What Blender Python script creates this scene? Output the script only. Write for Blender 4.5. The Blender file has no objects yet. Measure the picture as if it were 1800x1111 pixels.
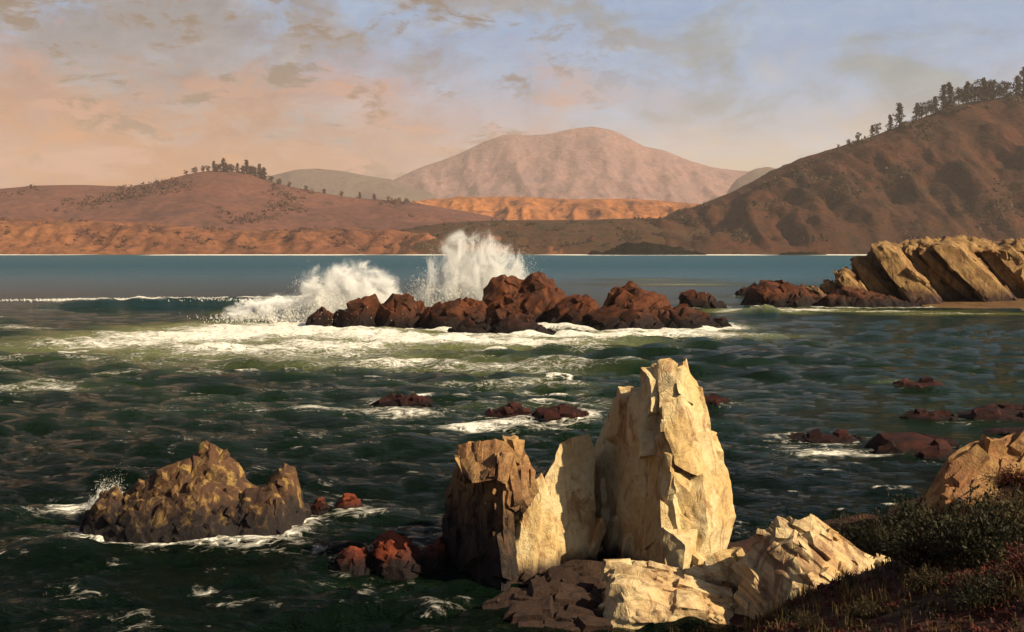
import bpy, bmesh, math, random
import numpy as np
from mathutils import Vector

# ------------------------------------------------------------------ camera, world, sun, exposure
SC = bpy.context.scene
COL = SC.collection
FPX, CX, CY, YH, HC = 1930.0, 900.0, 555.5, 436.0, 7.0
TH = math.atan((CY - YH) / FPX)
cam = bpy.data.cameras.new('camera')
cam.sensor_width = 36.0
cam.lens = 36.0 * FPX / 1800.0
cam.clip_start = 0.1
cam.clip_end = 40000
camo = bpy.data.objects.new('camera', cam)
COL.objects.link(camo)
camo.location = (0, 0, HC)
camo.rotation_euler = (math.pi / 2 - TH, 0, 0)
SC.camera = camo

SUN_EL = math.radians(33)
SUN_AZ = math.radians(118)          # clockwise from +Y (the way the camera looks)
SVEC = Vector((math.sin(SUN_AZ) * math.cos(SUN_EL), math.cos(SUN_AZ) * math.cos(SUN_EL), math.sin(SUN_EL)))
sl = bpy.data.lights.new('sun', 'SUN')
sl.energy = 5.0
sl.angle = math.radians(0.5)
sl.color = (1.0, 0.83, 0.57)
so = bpy.data.objects.new('sun', sl)
COL.objects.link(so)
so.rotation_euler = SVEC.to_track_quat('Z', 'Y').to_euler()

SC.view_settings.view_transform = 'Standard'
SC.view_settings.look = 'None'
SC.view_settings.exposure = 1.0
SC.view_settings.gamma = 1.0
SC.render.engine = 'CYCLES'
SC.cycles.use_denoising = True
SC.cycles.max_bounces = 6
SC.cycles.volume_bounces = 1
SC.cycles.transparent_max_bounces = 12


class NT:
    """small helper for writing node trees"""
    def __init__(s, idb):
        s.t = idb.node_tree
        s.t.nodes.clear()

    def n(s, typ, ins=None, **props):
        nd = s.t.nodes.new(typ)
        for k, v in props.items():
            setattr(nd, k, v)
        for k, v in (ins or {}).items():
            sk = nd.inputs[k]
            if isinstance(v, bpy.types.NodeSocket):
                s.t.links.new(v, sk)
            else:
                sk.default_value = v
        return nd

    def math(s, op, a, b=0.0, c=None, clamp=False):
        ins = {0: a, 1: b}
        if c is not None:
            ins[2] = c
        return s.n('ShaderNodeMath', ins, operation=op, use_clamp=clamp).outputs[0]

    def rng(s, v, a, b, c=0.0, d=1.0, smooth=False):
        return s.n('ShaderNodeMapRange', {0: v, 1: a, 2: b, 3: c, 4: d}, clamp=True,
                   interpolation_type='SMOOTHSTEP' if smooth else 'LINEAR').outputs[0]

    def mix(s, f, a, b, blend='MIX'):
        nd = s.n('ShaderNodeMix', None, data_type='RGBA', blend_type=blend)
        for k, v in ((0, f), (6, a), (7, b)):
            if isinstance(v, bpy.types.NodeSocket):
                s.t.links.new(v, nd.inputs[k])
            else:
                nd.inputs[k].default_value = v if k == 0 else (tuple(v) + (1.0,))[:4]
        return nd.outputs[2]

    def noise(s, vec, scale, detail=5.0, rough=0.55, dist=0.0):
        return s.n('ShaderNodeTexNoise', {'Vector': vec, 'Scale': scale, 'Detail': detail, 'Roughness': rough,
                                          'Distortion': dist}).outputs[0]

    def scale(s, vec, xyz):
        return s.n('ShaderNodeVectorMath', {0: vec, 1: xyz}, operation='MULTIPLY').outputs[0]


world = bpy.data.worlds.new('World')
SC.world = world
world.use_nodes = True
w = NT(world)
wd = w.n('ShaderNodeTexCoord').outputs['Generated']
sep = w.n('ShaderNodeSeparateXYZ', {0: wd})
DX, DY, DZ = sep.outputs
sky = w.n('ShaderNodeTexSky', None, sky_type='NISHITA', sun_disc=False, sun_elevation=SUN_EL, sun_rotation=SUN_AZ,
          air_density=1.0, dust_density=2.0, ozone_density=1.0).outputs[0]
# clouds and the warm air low over the land, by direction only
sv = w.scale(wd, (1.0, 1.0, 1.9))
n1 = w.noise(sv, 6.5, 9, 0.66, 0.4)
n2 = w.noise(sv, 17.0, 8, 0.70, 0.4)
n3 = w.noise(w.scale(wd, (1.0, 1.0, 3.2)), 9.0, 8, 0.66, 0.4)
n1 = w.rng(n1, 0.33, 0.67)
n2 = w.rng(n2, 0.33, 0.67)
n3 = w.rng(n3, 0.35, 0.65)
left = w.rng(DX, 0.10, -0.30, 0, 1, True)
right = w.rng(DX, -0.12, 0.24, 0, 1, True)
jig = w.math('ADD', w.math('MULTIPLY', w.math('SUBTRACT', n1, 0.5), 0.10), w.math('MULTIPLY', w.math('SUBTRACT', n2, 0.5), 0.06))
EL = w.math('ADD', DZ, jig)
low = w.rng(EL, 0.165, 0.09, 0, 1, True)
veil = w.rng(EL, 0.16, 0.03, 0.0, 0.95)
high = w.rng(DZ, 0.24, 0.50, 0.92, 0.0, True)
blue = w.mix(n2, (1.8, 3.4, 5.9), (3.1, 4.7, 6.7))
base = w.mix(high, sky, blue)
gs = w.rng(w.math('ADD', n1, w.math('MULTIPLY', left, 0.42)), 0.46, 0.88, 0.0, 0.9, True)
base = w.mix(w.math('MULTIPLY', gs, high), base, w.mix(right, w.mix(n2, (1.68, 1.6, 1.44), (3.44, 3.2, 3.12)), w.mix(n2, (1.6, 2.32, 2.4), (2.8, 3.44, 3.44))))
cream = w.mix(right, w.mix(n2, (5.12, 3.52, 3.28), (6.72, 5.12, 3.84)), w.mix(n2, (5.28, 4.4, 2.72), (6.72, 5.6, 3.6)))
c0 = w.mix(veil, base, cream)
# orange of the low clouds to the left, pink streaks further in
gmix = w.math('ADD', w.math('MULTIPLY', n1, 0.5), w.math('MULTIPLY', n2, 0.5))
gm = w.math('MULTIPLY', w.math('MULTIPLY', left, low), w.rng(gmix, 0.25, 0.6, 0.65, 1.0))
c3 = w.mix(gm, c0, w.mix(n2, (3.0, 1.1, 0.42), (5.6, 2.35, 0.8)))
pk = w.math('MULTIPLY', w.math('MULTIPLY', w.rng(n3, 0.5, 0.8, 0, 0.85, True), low), w.rng(right, 0.1, 0.9, 1, 0))
c3 = w.mix(pk, c3, (5.28, 2.8, 1.92))
# olive-brown broken clouds
om = w.math('MULTIPLY', w.rng(n2, 0.42, 0.75, 0, 0.85, True), w.rng(n3, 0.46, 0.72, 0.0, 1.0, True))
om = w.math('MULTIPLY', w.math('MULTIPLY', om, w.rng(right, 0.25, 0.9, 1.0, 0.10)), w.math('MULTIPLY', high, w.rng(EL, 0.05, 0.10)))
c4 = w.mix(om, c3, (1.68, 1.2, 0.72))
bg = w.n('ShaderNodeBackground', {'Color': c4, 'Strength': 0.05})
w.n('ShaderNodeOutputWorld', {'Surface': bg.outputs[0]})


# ------------------------------------------------------------------ geometry helpers
def ray(px, py):
    u, v = (px - CX) / FPX, (CY - py) / FPX
    return u, v * math.sin(TH) + math.cos(TH), v * math.cos(TH) - math.sin(TH)


def at(px, py, Y):
    x, y, z = ray(px, py)
    t = Y / y
    return np.array((x * t, Y, HC + z * t))


def ground(px, py, z=0.0):
    x, y, zz = ray(px, py)
    t = (z - HC) / zz
    return np.array((x * t, y * t, z))


RNG = np.random.default_rng(7)
PERM = RNG.permutation(256).astype(np.int64)
PERM = np.concatenate([PERM, PERM, PERM])
GR = RNG.normal(size=(256, 3))
GR /= np.linalg.norm(GR, axis=1)[:, None]
RV = RNG.random((256, 4))


def perlin(P, seed=0):
    P = np.asarray(P, float) + seed * 17.31
    i = np.floor(P).astype(np.int64)
    f = P - i
    i &= 255
    u = f * f * f * (f * (f * 6 - 15) + 10)
    out = 0
    for dx in (0, 1):
        wx = u[:, 0] if dx else 1 - u[:, 0]
        for dy in (0, 1):
            wy = u[:, 1] if dy else 1 - u[:, 1]
            for dz in (0, 1):
                wz = u[:, 2] if dz else 1 - u[:, 2]
                h = PERM[PERM[PERM[(i[:, 0] + dx) & 255] + ((i[:, 1] + dy) & 255)] + ((i[:, 2] + dz) & 255)]
                g = GR[h]
                d = g[:, 0] * (f[:, 0] - dx) + g[:, 1] * (f[:, 1] - dy) + g[:, 2] * (f[:, 2] - dz)
                out = out + wx * wy * wz * d
    return out * 1.5


def fbm(P, octv=4, seed=0, gain=0.5, ridged=False):
    a, s, out = 1.0, 1.0, 0
    for k in range(octv):
        n = perlin(np.asarray(P) * s, seed + k * 3)
        out = out + a * ((1 - 2 * np.abs(n)) if ridged else n)
        a *= gain
        s *= 2.03
    return out


def voronoi(P, seed=0):
    P = np.asarray(P, float) + seed * 11.7
    i = np.floor(P).astype(np.int64)
    f1 = np.full(len(P), 9.0)
    f2 = np.full(len(P), 9.0)
    cid = np.zeros(len(P), np.int64)
    cen = np.zeros_like(P)
    for dx in (-1, 0, 1):
        for dy in (-1, 0, 1):
            for dz in (-1, 0, 1):
                c = i + (dx, dy, dz)
                cc = c & 255
                h = PERM[PERM[PERM[cc[:, 0]] + cc[:, 1]] + cc[:, 2]]
                cc = c + RV[h, :3]
                d = np.sqrt(((cc - P) ** 2).sum(1))
                m = d < f1
                f2 = np.where(m, f1, np.minimum(f2, d))
                cid = np.where(m, h, cid)
                cen = np.where(m[:, None], cc, cen)
                f1 = np.where(m, d, f1)
    # last value: height over a randomly tilted plane through the cell's centre
    return f1, f2, RV[cid, 3], ((P - cen) * GR[cid]).sum(1)


def sstep(a, b, x):
    t = np.clip((x - a) / (b - a), 0, 1)
    return t * t * (3 - 2 * t)


def mesh_np(name, V, F, smooth=True, attrs=None):
    V = np.asarray(V, np.float32)
    F = np.asarray(F, np.int32)
    me = bpy.data.meshes.new(name)
    k = F.shape[1]
    me.vertices.add(len(V))
    me.vertices.foreach_set('co', V.ravel())
    me.loops.add(F.size)
    me.loops.foreach_set('vertex_index', F.ravel())
    me.polygons.add(len(F))
    me.polygons.foreach_set('loop_start', np.arange(0, F.size, k, dtype=np.int32))
    me.polygons.foreach_set('loop_total', np.full(len(F), k, np.int32))
    me.polygons.foreach_set('use_smooth', np.full(len(F), smooth))
    me.update(calc_edges=True)
    for an, av in (attrs or {}).items():
        a = me.attributes.new(an, 'FLOAT', 'POINT')
        a.data.foreach_set('value', np.asarray(av, np.float32))
    return me


def grid_faces(nr, nc):
    r, c = np.meshgrid(np.arange(nr - 1), np.arange(nc - 1), indexing='ij')
    a = (r * nc + c).ravel()
    return np.stack([a, a + 1, a + nc + 1, a + nc], 1)


def link(name, me, mat=None, parent=None):
    o = bpy.data.objects.new(name, me)
    COL.objects.link(o)
    if me is not None and mat is not None and len(me.materials) == 0:
        me.materials.append(mat)
    if parent is not None:
        o.parent = parent
    return o


def tag(o, label=None, cat=None, group=None, kind=None):
    for k, v in (('label', label), ('category', cat), ('group', group), ('kind', kind)):
        if v:
            o[k] = v
    return o


def empty(name, loc):
    o = bpy.data.objects.new(name, None)
    COL.objects.link(o)
    o.location = loc
    return o


# ------------------------------------------------------------------ materials
def newmat(name):
    m = bpy.data.materials.new(name)
    m.use_nodes = True
    return m, NT(m)


def rock_mat(name, c1, c2, c3, scale=1.0, tide=None, tidecol=(0.022, 0.011, 0.010), rough=0.85, bump=0.6, strata=None, wet=0.0):
    """c1 main colour, c2 second mineral, c3 stain; tide = height (m) up to which weed and mussels grow (on capped_rock it carries painted shade too)"""
    m, t = newmat(name)
    pos = t.n('ShaderNodeNewGeometry').outputs['Position']
    a = t.noise(pos, 0.9 * scale, 6, 0.6, 0.3)
    b = t.noise(t.scale(pos, (1.0, 1.0, 0.45)), 2.6 * scale, 7, 0.65, 0.6)
    c = t.noise(pos, 9.0 * scale, 5, 0.65)
    col = t.mix(t.rng(a, 0.42, 0.62, 0, 1, True), c1, c2)
    col = t.mix(t.rng(b, 0.50, 0.65, 0, 0.85, True), col, c3)
    col = t.mix(t.rng(c, 0.3, 0.7, 0, 0.35), col, tuple(x * 0.55 for x in c2))
    if strata:
        sv_ = t.n('ShaderNodeVectorMath', {0: pos, 1: strata}, operation='DOT_PRODUCT').outputs['Value']
        sn = t.n('ShaderNodeTexNoise', {'W': t.math('ADD', sv_, t.math('MULTIPLY', a, 0.5)), 'Scale': 3.0, 'Detail': 4.0}, noise_dimensions='1D').outputs[0]
        col = t.mix(t.rng(sn, 0.48, 0.66, 0, 0.5, True), col, c3)
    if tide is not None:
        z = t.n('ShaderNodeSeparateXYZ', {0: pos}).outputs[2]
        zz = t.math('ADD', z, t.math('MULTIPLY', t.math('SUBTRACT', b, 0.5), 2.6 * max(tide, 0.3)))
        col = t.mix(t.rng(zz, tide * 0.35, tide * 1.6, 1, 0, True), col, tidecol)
    h = t.math('ADD', t.math('MULTIPLY', b, 0.7), t.math('MULTIPLY', c, 0.35))
    k1 = t.noise(t.scale(pos, (1.0, 1.0, 0.32)), 1.5 * scale, 5, 0.6, 0.8)
    k2 = t.noise(t.scale(pos, (0.7, 0.7, 1.1)), 3.4 * scale, 5, 0.6, 1.0)
    for kk in (k1, k2):
        col = t.mix(t.math('MULTIPLY', t.rng(t.math('ABSOLUTE', t.math('SUBTRACT', kk, 0.5)), 0, 0.010, 0.22, 0), t.rng(a, 0.45, 0.6)), col, tuple(q * 0.4 for q in c3))
        h = t.math('ADD', h, t.rng(t.math('ABSOLUTE', t.math('SUBTRACT', kk, 0.5)), 0, 0.022, -0.16, 0))
    bp = t.n('ShaderNodeBump', {'Strength': bump, 'Distance': 0.12 / scale, 'Height': h})
    p = t.n('ShaderNodeBsdfPrincipled', {'Base Color': col, 'Roughness': rough, 'Normal': bp.outputs[0],
                                         'Specular IOR Level': 0.25 + wet})
    t.n('ShaderNodeOutputMaterial', {'Surface': p.outputs[0]})
    return m


def land_mat(name, c1, c2, c3, scale, rough=0.95, bump=0.0, bdist=1.0):
    m, t = newmat(name)
    pos = t.n('ShaderNodeNewGeometry').outputs['Position']
    a = t.noise(pos, scale, 6, 0.62, 0.4)
    b = t.noise(t.scale(pos, (1, 0.5, 2.0)), scale * 3.1, 6, 0.65, 0.5)
    c = t.noise(pos, scale * 17, 4, 0.6)
    col = t.mix(t.rng(a, 0.38, 0.62, 0, 1, True), c1, c2)
    col = t.mix(t.rng(b, 0.5, 0.66, 0, 0.9, True), col, c3)
    col = t.mix(t.rng(c, 0.45, 0.70, 0, 0.75), col, tuple(x * 0.45 for x in c3))
    ins = {'Base Color': col, 'Roughness': rough, 'Specular IOR Level': 0.1}
    if bump:
        ins['Normal'] = t.n('ShaderNodeBump', {'Strength': bump, 'Distance': bdist, 'Height': t.math('ADD', b, t.math('MULTIPLY', c, 0.4))}).outputs[0]
    p = t.n('ShaderNodeBsdfPrincipled', ins)
    t.n('ShaderNodeOutputMaterial', {'Surface': p.outputs[0]})
    return m


def leaf_mat(name, c1, c2, trans=0.2, scale=2.0):
    m, t = newmat(name)
    pos = t.n('ShaderNodeNewGeometry').outputs['Position']
    rnd = t.n('ShaderNodeNewGeometry').outputs['Random Per Island']
    a = t.noise(pos, scale, 3)
    f = t.math('ADD', t.math('MULTIPLY', a, 0.7), t.math('MULTIPLY', rnd, 0.4))
    col = t.mix(t.rng(f, 0.35, 0.75), c1, c2)
    p = t.n('ShaderNodeBsdfPrincipled', {'Base Color': col, 'Roughness': 0.75, 'Specular IOR Level': 0.2})
    tr = t.n('ShaderNodeBsdfTranslucent', {'Color': col})
    mx = t.n('ShaderNodeMixShader', {0: trans, 1: p.outputs[0], 2: tr.outputs[0]})
    t.n('ShaderNodeOutputMaterial', {'Surface': mx.outputs[0]})
    return m


M_CREAM = rock_mat('cream_rock', (0.50, 0.395, 0.215), (0.42, 0.285, 0.12), (0.20, 0.098, 0.042), 1.0, bump=0.6, tide=0.30, tidecol=(0.05, 0.03, 0.02))
M_OCHRE = rock_mat('ochre_rock', (0.3312, 0.1944, 0.072), (0.2304, 0.108, 0.0432), (0.0936, 0.0396, 0.0216), 1.3, bump=0.8)
M_CAP = rock_mat('weed_and_shade_ochre_rock', (0.36, 0.21, 0.0825), (0.255, 0.1275, 0.0525), (0.0825, 0.0375, 0.0225), 1.3, tide=1.75, tidecol=(0.012, 0.00825, 0.0075), bump=0.8)  # weed band raised up the rock and blackened to paint in its shade
M_STRATA = rock_mat('layered_cream_rock', (0.48, 0.37, 0.20), (0.40, 0.25, 0.11), (0.15, 0.07, 0.04), 1.0, strata=(1.6, -0.3, 2.2))
M_CRAG = rock_mat('barnacled_rock', (0.085, 0.040, 0.018), (0.045, 0.022, 0.013), (0.28, 0.175, 0.05), 1.6, tide=0.75, tidecol=(0.010, 0.007, 0.007))
M_WET = rock_mat('wet_red_rock', (0.105, 0.033, 0.012), (0.042, 0.015, 0.008), (0.012, 0.0065, 0.0055), 0.7, tide=1.2, tidecol=(0.008, 0.005, 0.005), rough=0.75, wet=-0.12)
M_REEF = rock_mat('dark_reef_rock', (0.040, 0.012, 0.009), (0.018, 0.008, 0.007), (0.008, 0.005, 0.005), 0.9, tide=0.12, tidecol=(0.008, 0.005, 0.005), rough=0.75, wet=-0.15)
M_RED = rock_mat('red_weed_rock', (0.15, 0.032, 0.014), (0.06, 0.018, 0.011), (0.014, 0.008, 0.008), 1.6, tide=0.25, tidecol=(0.009, 0.006, 0.006), rough=0.75, wet=-0.15)
M_BROWN = rock_mat('dark_brown_rock', (0.0375, 0.01875, 0.00975), (0.0225, 0.0105, 0.00675), (0.01125, 0.005625, 0.0045), 1.2)
M_HEAD = rock_mat('headland_sandstone', (0.31, 0.19, 0.07), (0.22, 0.118, 0.045), (0.085, 0.038, 0.022), 0.7, tide=1.7, tidecol=(0.03, 0.014, 0.013), bump=0.9, strata=(2.2, 0, 1.8))
M_HCORE = rock_mat('headland_dark_layer', (0.13, 0.072, 0.036), (0.09, 0.046, 0.026), (0.035, 0.018, 0.015), 0.7, tide=1.5, tidecol=(0.02, 0.010, 0.010))
M_ISLET = rock_mat('islet_rock', (0.009, 0.008, 0.005), (0.006, 0.006, 0.004), (0.004, 0.004, 0.004), 0.1, wet=-0.25)

# ------------------------------------------------------------------ land: plain, hills, mountain
M_PLAIN = land_mat('plain_soil', (0.154, 0.063, 0.021), (0.105, 0.0455, 0.0196), (0.063, 0.035, 0.0154), 0.008)
Vp = [(-7000, 1195, 0.4), (7000, 1195, 0.4), (7000, 9300, 0.4), (-7000, 9300, 0.4)]
tag(link('ground', mesh_np('ground', Vp, [(0, 1, 2, 3)]), M_PLAIN), kind='structure')


def hill(name, sil, D, front, back, mat, amp=0.06, nscale=1 / 120.0, nc=260, nr=70, seed=0, fexp=1.0, base=0.0, crest_noise=0.5, gully=0.0):
    """heightfield ridge: sil = skyline in pixels seen at distance D, falling to z=base at Y=front and Y=back"""
    sx = np.array([at(p[0], p[1], D)[0] for p in sil])
    sz = np.array([at(p[0], p[1], D)[2] for p in sil])
    xs = np.linspace(sx[0], sx[-1], nc)
    zc = np.interp(xs, sx, sz)
    k = np.ones(5) / 5
    zc = np.convolve(np.pad(zc, 2, mode='edge'), k, 'valid')
    tv = np.concatenate([np.linspace(0, 1, nr), 1 + np.linspace(0, 1, nr // 3)[1:]])
    Y = np.where(tv <= 1, front + (D - front) * np.minimum(tv, 1), D + (back - D) * (tv - 1))
    prof = np.where(tv <= 1, np.minimum(tv, 1) ** fexp, 1 - (tv - 1) ** 1.5)
    X, YY = np.meshgrid(xs, Y)
    PR = np.repeat(prof[:, None], nc, 1)
    Z = base + (zc[None, :] - base) * PR
    P = np.stack([X.ravel() * nscale, YY.ravel() * nscale, np.zeros(X.size)], 1)
    n = fbm(P, 5, seed).reshape(X.shape)
    if gully:
        g = fbm(np.stack([X.ravel() * nscale * 1.7, YY.ravel() * nscale * 0.35, np.full(X.size, 3.3)], 1), 4, seed + 5, ridged=True).reshape(X.shape)
        n = n + gully * (g - 0.6)
    env = (1 - np.abs(2 * np.clip(PR, 0, 1) - 1) ** 3) + crest_noise * PR ** 4 * 0.15
    Z = Z + n * env * amp * np.max(zc)
    me = mesh_np(name, np.stack([X.ravel(), YY.ravel(), Z.ravel()], 1), grid_faces(len(Y), nc))
    o = tag(link(name, me, mat), kind='structure')
    return o, (xs, Y, Z)


def hill_z(h, x, y):
    xs, Y, Z = h
    j = np.clip(np.searchsorted(xs, x) - 1, 0, len(xs) - 2)
    i = np.clip(np.searchsorted(Y, y) - 1, 0, len(Y) - 2)
    fx = np.clip((x - xs[j]) / (xs[j + 1] - xs[j]), 0, 1)
    fy = np.clip((y - Y[i]) / (Y[i + 1] - Y[i]), 0, 1)
    return (Z[i, j] * (1 - fx) + Z[i, j + 1] * fx) * (1 - fy) + (Z[i + 1, j] * (1 - fx) + Z[i + 1, j + 1] * fx) * fy


M_MTN = land_mat('mountain_slope', (0.185, 0.102, 0.090), (0.148, 0.088, 0.084), (0.108, 0.070, 0.076), 0.0022, bump=0.5, bdist=40)
M_FARHILL = land_mat('far_hill_slope', (0.1013, 0.07425, 0.05737), (0.081, 0.06075, 0.05063), (0.06075, 0.04725, 0.0405), 0.003, bump=0.5, bdist=25)
M_ORANGE = land_mat('dry_orange_slope', (0.2925, 0.1111, 0.0351), (0.234, 0.08775, 0.03218), (0.117, 0.04388, 0.0234), 0.006, bump=0.5, bdist=12)
M_LEFT = land_mat('wooded_slope', (0.125, 0.052, 0.036), (0.10, 0.042, 0.032), (0.065, 0.031, 0.027), 0.006, bump=0.25, bdist=8)
M_RED_L = land_mat('dry_red_slope', (0.18, 0.072, 0.0312), (0.132, 0.051, 0.027), (0.072, 0.03, 0.0198), 0.008, bump=0.5, bdist=5)
M_OLIVE = land_mat('olive_shore_slope', (0.051, 0.027, 0.012), (0.06, 0.0264, 0.0114), (0.027, 0.018, 0.0084), 0.008, bump=0.5, bdist=5)
M_RHILL = land_mat('brown_hillside', (0.060, 0.0205, 0.0100), (0.045, 0.0185, 0.0092), (0.022, 0.0135, 0.008), 0.012, bump=0.8, bdist=6)

hill('mountain', [(500, 436), (620, 372), (690, 318), (740, 294), (800, 274), (850, 250), (890, 236), (930, 238), (965, 236), (1000, 227), (1040, 222), (1080, 229), (1110, 246), (1130, 257), (1170, 266), (1210, 282), (1250, 294), (1300, 300), (1360, 305), (1480, 350), (1600, 436)],
     6500, 4200, 9000, M_MTN, 0.05, 1 / 420, 300, 100, 3, 1.7, gully=0.7)
hill('far_hill', [(250, 436), (380, 345), (430, 322), (480, 308), (520, 299), (555, 296), (600, 300), (640, 308), (690, 316), (760, 340), (860, 436)],
     5200, 4000, 6300, M_FARHILL, 0.06, 1 / 500, 200, 50, 9, 1.1, gully=0.5)
hill('far_hill', [(1240, 436), (1290, 318), (1325, 297), (1350, 293), (1385, 302), (1430, 330), (1520, 436)],
     5600, 4600, 6300, M_FARHILL, 0.06, 1 / 500, 120, 40, 12, 1.1)
hill('dry_hill', [(600, 436), (690, 366), (740, 354), (800, 348), (850, 347), (900, 346), (950, 347), (1000, 350), (1060, 350), (1120, 350), (1180, 354), (1240, 362), (1330, 380), (1420, 436)],
     2600, 1900, 3200, M_ORANGE, 0.16, 1 / 170, 260, 60, 21, 1.0, gully=0.8)
_, H_LEFT = hill('wooded_hill', [(-700, 300), (-400, 330), (-150, 345), (0, 332), (60, 326), (140, 325), (200, 327), (240, 329), (290, 316), (330, 306), (365, 300), (400, 300), (440, 304), (470, 318), (520, 330), (570, 340), (620, 348), (680, 352), (740, 358), (820, 372), (900, 388), (1000, 436)],
     1900, 1350, 2400, M_LEFT, 0.05, 1 / 140, 300, 70, 31, 0.9, gully=0.4)
_, H_REDL = hill('red_shore_hill', [(-700, 380), (-300, 390), (0, 384), (80, 386), (160, 388), (260, 392), (340, 402), (420, 406), (520, 404), (600, 402), (680, 404), (760, 412), (860, 422), (980, 436)],
     1330, 1180, 1480, M_RED_L, 0.2, 1 / 55, 300, 50, 41, 0.8, gully=0.6)
_, H_OLIVE = hill('olive_shore_hill', [(620, 438), (700, 404), (780, 392), (860, 388), (940, 387), (1040, 386), (1120, 384), (1200, 390), (1300, 402), (1420, 436)],
     1420, 1180, 1600, M_OLIVE, 0.12, 1 / 80, 260, 50, 51, 0.85, gully=0.3)
_, H_RIGHT = hill('brown_hill', [(1000, 436), (1090, 404), (1160, 386), (1230, 362), (1290, 338), (1340, 314), (1380, 292), (1430, 272), (1480, 257), (1530, 241), (1570, 226), (1620, 208), (1660, 193), (1700, 181), (1740, 173), (1800, 168), (1900, 150), (2050, 135), (2300, 120), (2700, 130)],
     1500, 1185, 2000, M_RHILL, 0.05, 1 / 90, 320, 90, 61, 0.85, gully=1.1)


# shrubs dotted over the hillsides, too many and small to count
def scatter_shrubs(name, H, spots, mat, seed, label):
    rng = np.random.default_rng(seed)
    Vs, Fs, k = [], [], 0
    for (px0, px1, t0, t1, n, size, clump) in spots:
        xs, Y, Z = H
        D = Y[np.argmax(Z.max(1))]
        x0, x1 = (px0 - CX) / FPX * D, (px1 - CX) / FPX * D
        x = rng.uniform(x0, x1, n * 6)
        y = Y[0] + (D - Y[0]) * rng.uniform(t0, t1, n * 6)
        nn = perlin(np.stack([x / clump, y / clump * 0.6, np.full_like(x, seed)], 1))
        sel = np.argsort(-(nn + rng.normal(0, 0.12, len(x))))[:n]
        for a, b in zip(x[sel], y[sel]):
            z = hill_z(H, a, b)
            s = size * rng.uniform(0.5, 1.5)
            m = 16
            c = rng.normal(0, 1, (m, 3)) * (s * 0.5, s * 0.5, s * 0.25) + (a, b, z + s * 0.3)
            d = rng.normal(0, s * 0.3, (m, 3, 3))
            Vs.append((c[:, None, :] + d).reshape(-1, 3))
            Fs.append(np.arange(m * 3).reshape(-1, 3) + k)
            k += m * 3
    me = mesh_np(name, np.concatenate(Vs), np.concatenate(Fs), False)
    return tag(link(name, me, mat), label, 'shrubs', kind='stuff')


M_SCRUB = leaf_mat('scrub_leaves', (0.0315, 0.0198, 0.0108), (0.063, 0.0378, 0.0162), 0.1, 0.02)
M_SCRUB2 = leaf_mat('dry_scrub_leaves', (0.060, 0.028, 0.021), (0.095, 0.042, 0.028), 0.1, 0.02)
scatter_shrubs('hillside_scrub', H_RIGHT, [(1180, 2000, 0.05, 0.95, 900, 3.4, 60), (1480, 1900, 0.93, 1.0, 160, 4.0, 30)], M_SCRUB, 5, 'dark scrub dotted over the brown hillside on the right')
scatter_shrubs('hillside_scrub', H_LEFT, [(-250, 860, 0.3, 1.0, 600, 4.5, 140)], M_SCRUB2, 6, 'dusky scrub and woodland covering the slopes of the left hill')
scatter_shrubs('hillside_scrub', H_REDL, [(-50, 800, 0.1, 0.95, 420, 2.4, 26)], M_SCRUB2, 8, 'dark low scrub on the red slope above the far left shore')
scatter_shrubs('hillside_scrub', H_OLIVE, [(700, 1300, 0.1, 1.0, 420, 2.4, 30)], M_SCRUB, 9, 'dark low scrub along the olive slope above the far shore')

# ------------------------------------------------------------------ trees on the ridges
M_PINE = leaf_mat('pine_needles', (0.016, 0.014, 0.010), (0.035, 0.027, 0.014), 0.1, 0.3)
M_PINEFAR = leaf_mat('far_pine_needles', (0.055, 0.028, 0.022), (0.085, 0.04, 0.027), 0.1, 0.3)
M_BARK = land_mat('bark', (0.05, 0.03, 0.02), (0.035, 0.02, 0.015), (0.02, 0.012, 0.01), 2.0)


def tube(p0, p1, r0, r1, n=6):
    p0, p1 = np.array(p0, float), np.array(p1, float)
    d = p1 - p0
    d /= np.linalg.norm(d)
    a = np.cross(d, (0.3, 0.9, 0.2))
    a /= np.linalg.norm(a)
    b = np.cross(d, a)
    ang = np.arange(n) / n * 2 * math.pi
    ring = np.cos(ang)[:, None] * a + np.sin(ang)[:, None] * b
    V = np.concatenate([p0 + ring * r0, p1 + ring * r1])
    i = np.arange(n)
    j = (i + 1) % n
    return V, np.stack([i, j, j + n, i + n], 1)


def join(parts):
    Vs, Fs, k = [], [], 0
    for V, F in parts:
        Vs.append(V)
        Fs.append(F + k)
        k += len(V)
    return np.concatenate(Vs), np.concatenate(Fs)


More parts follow.
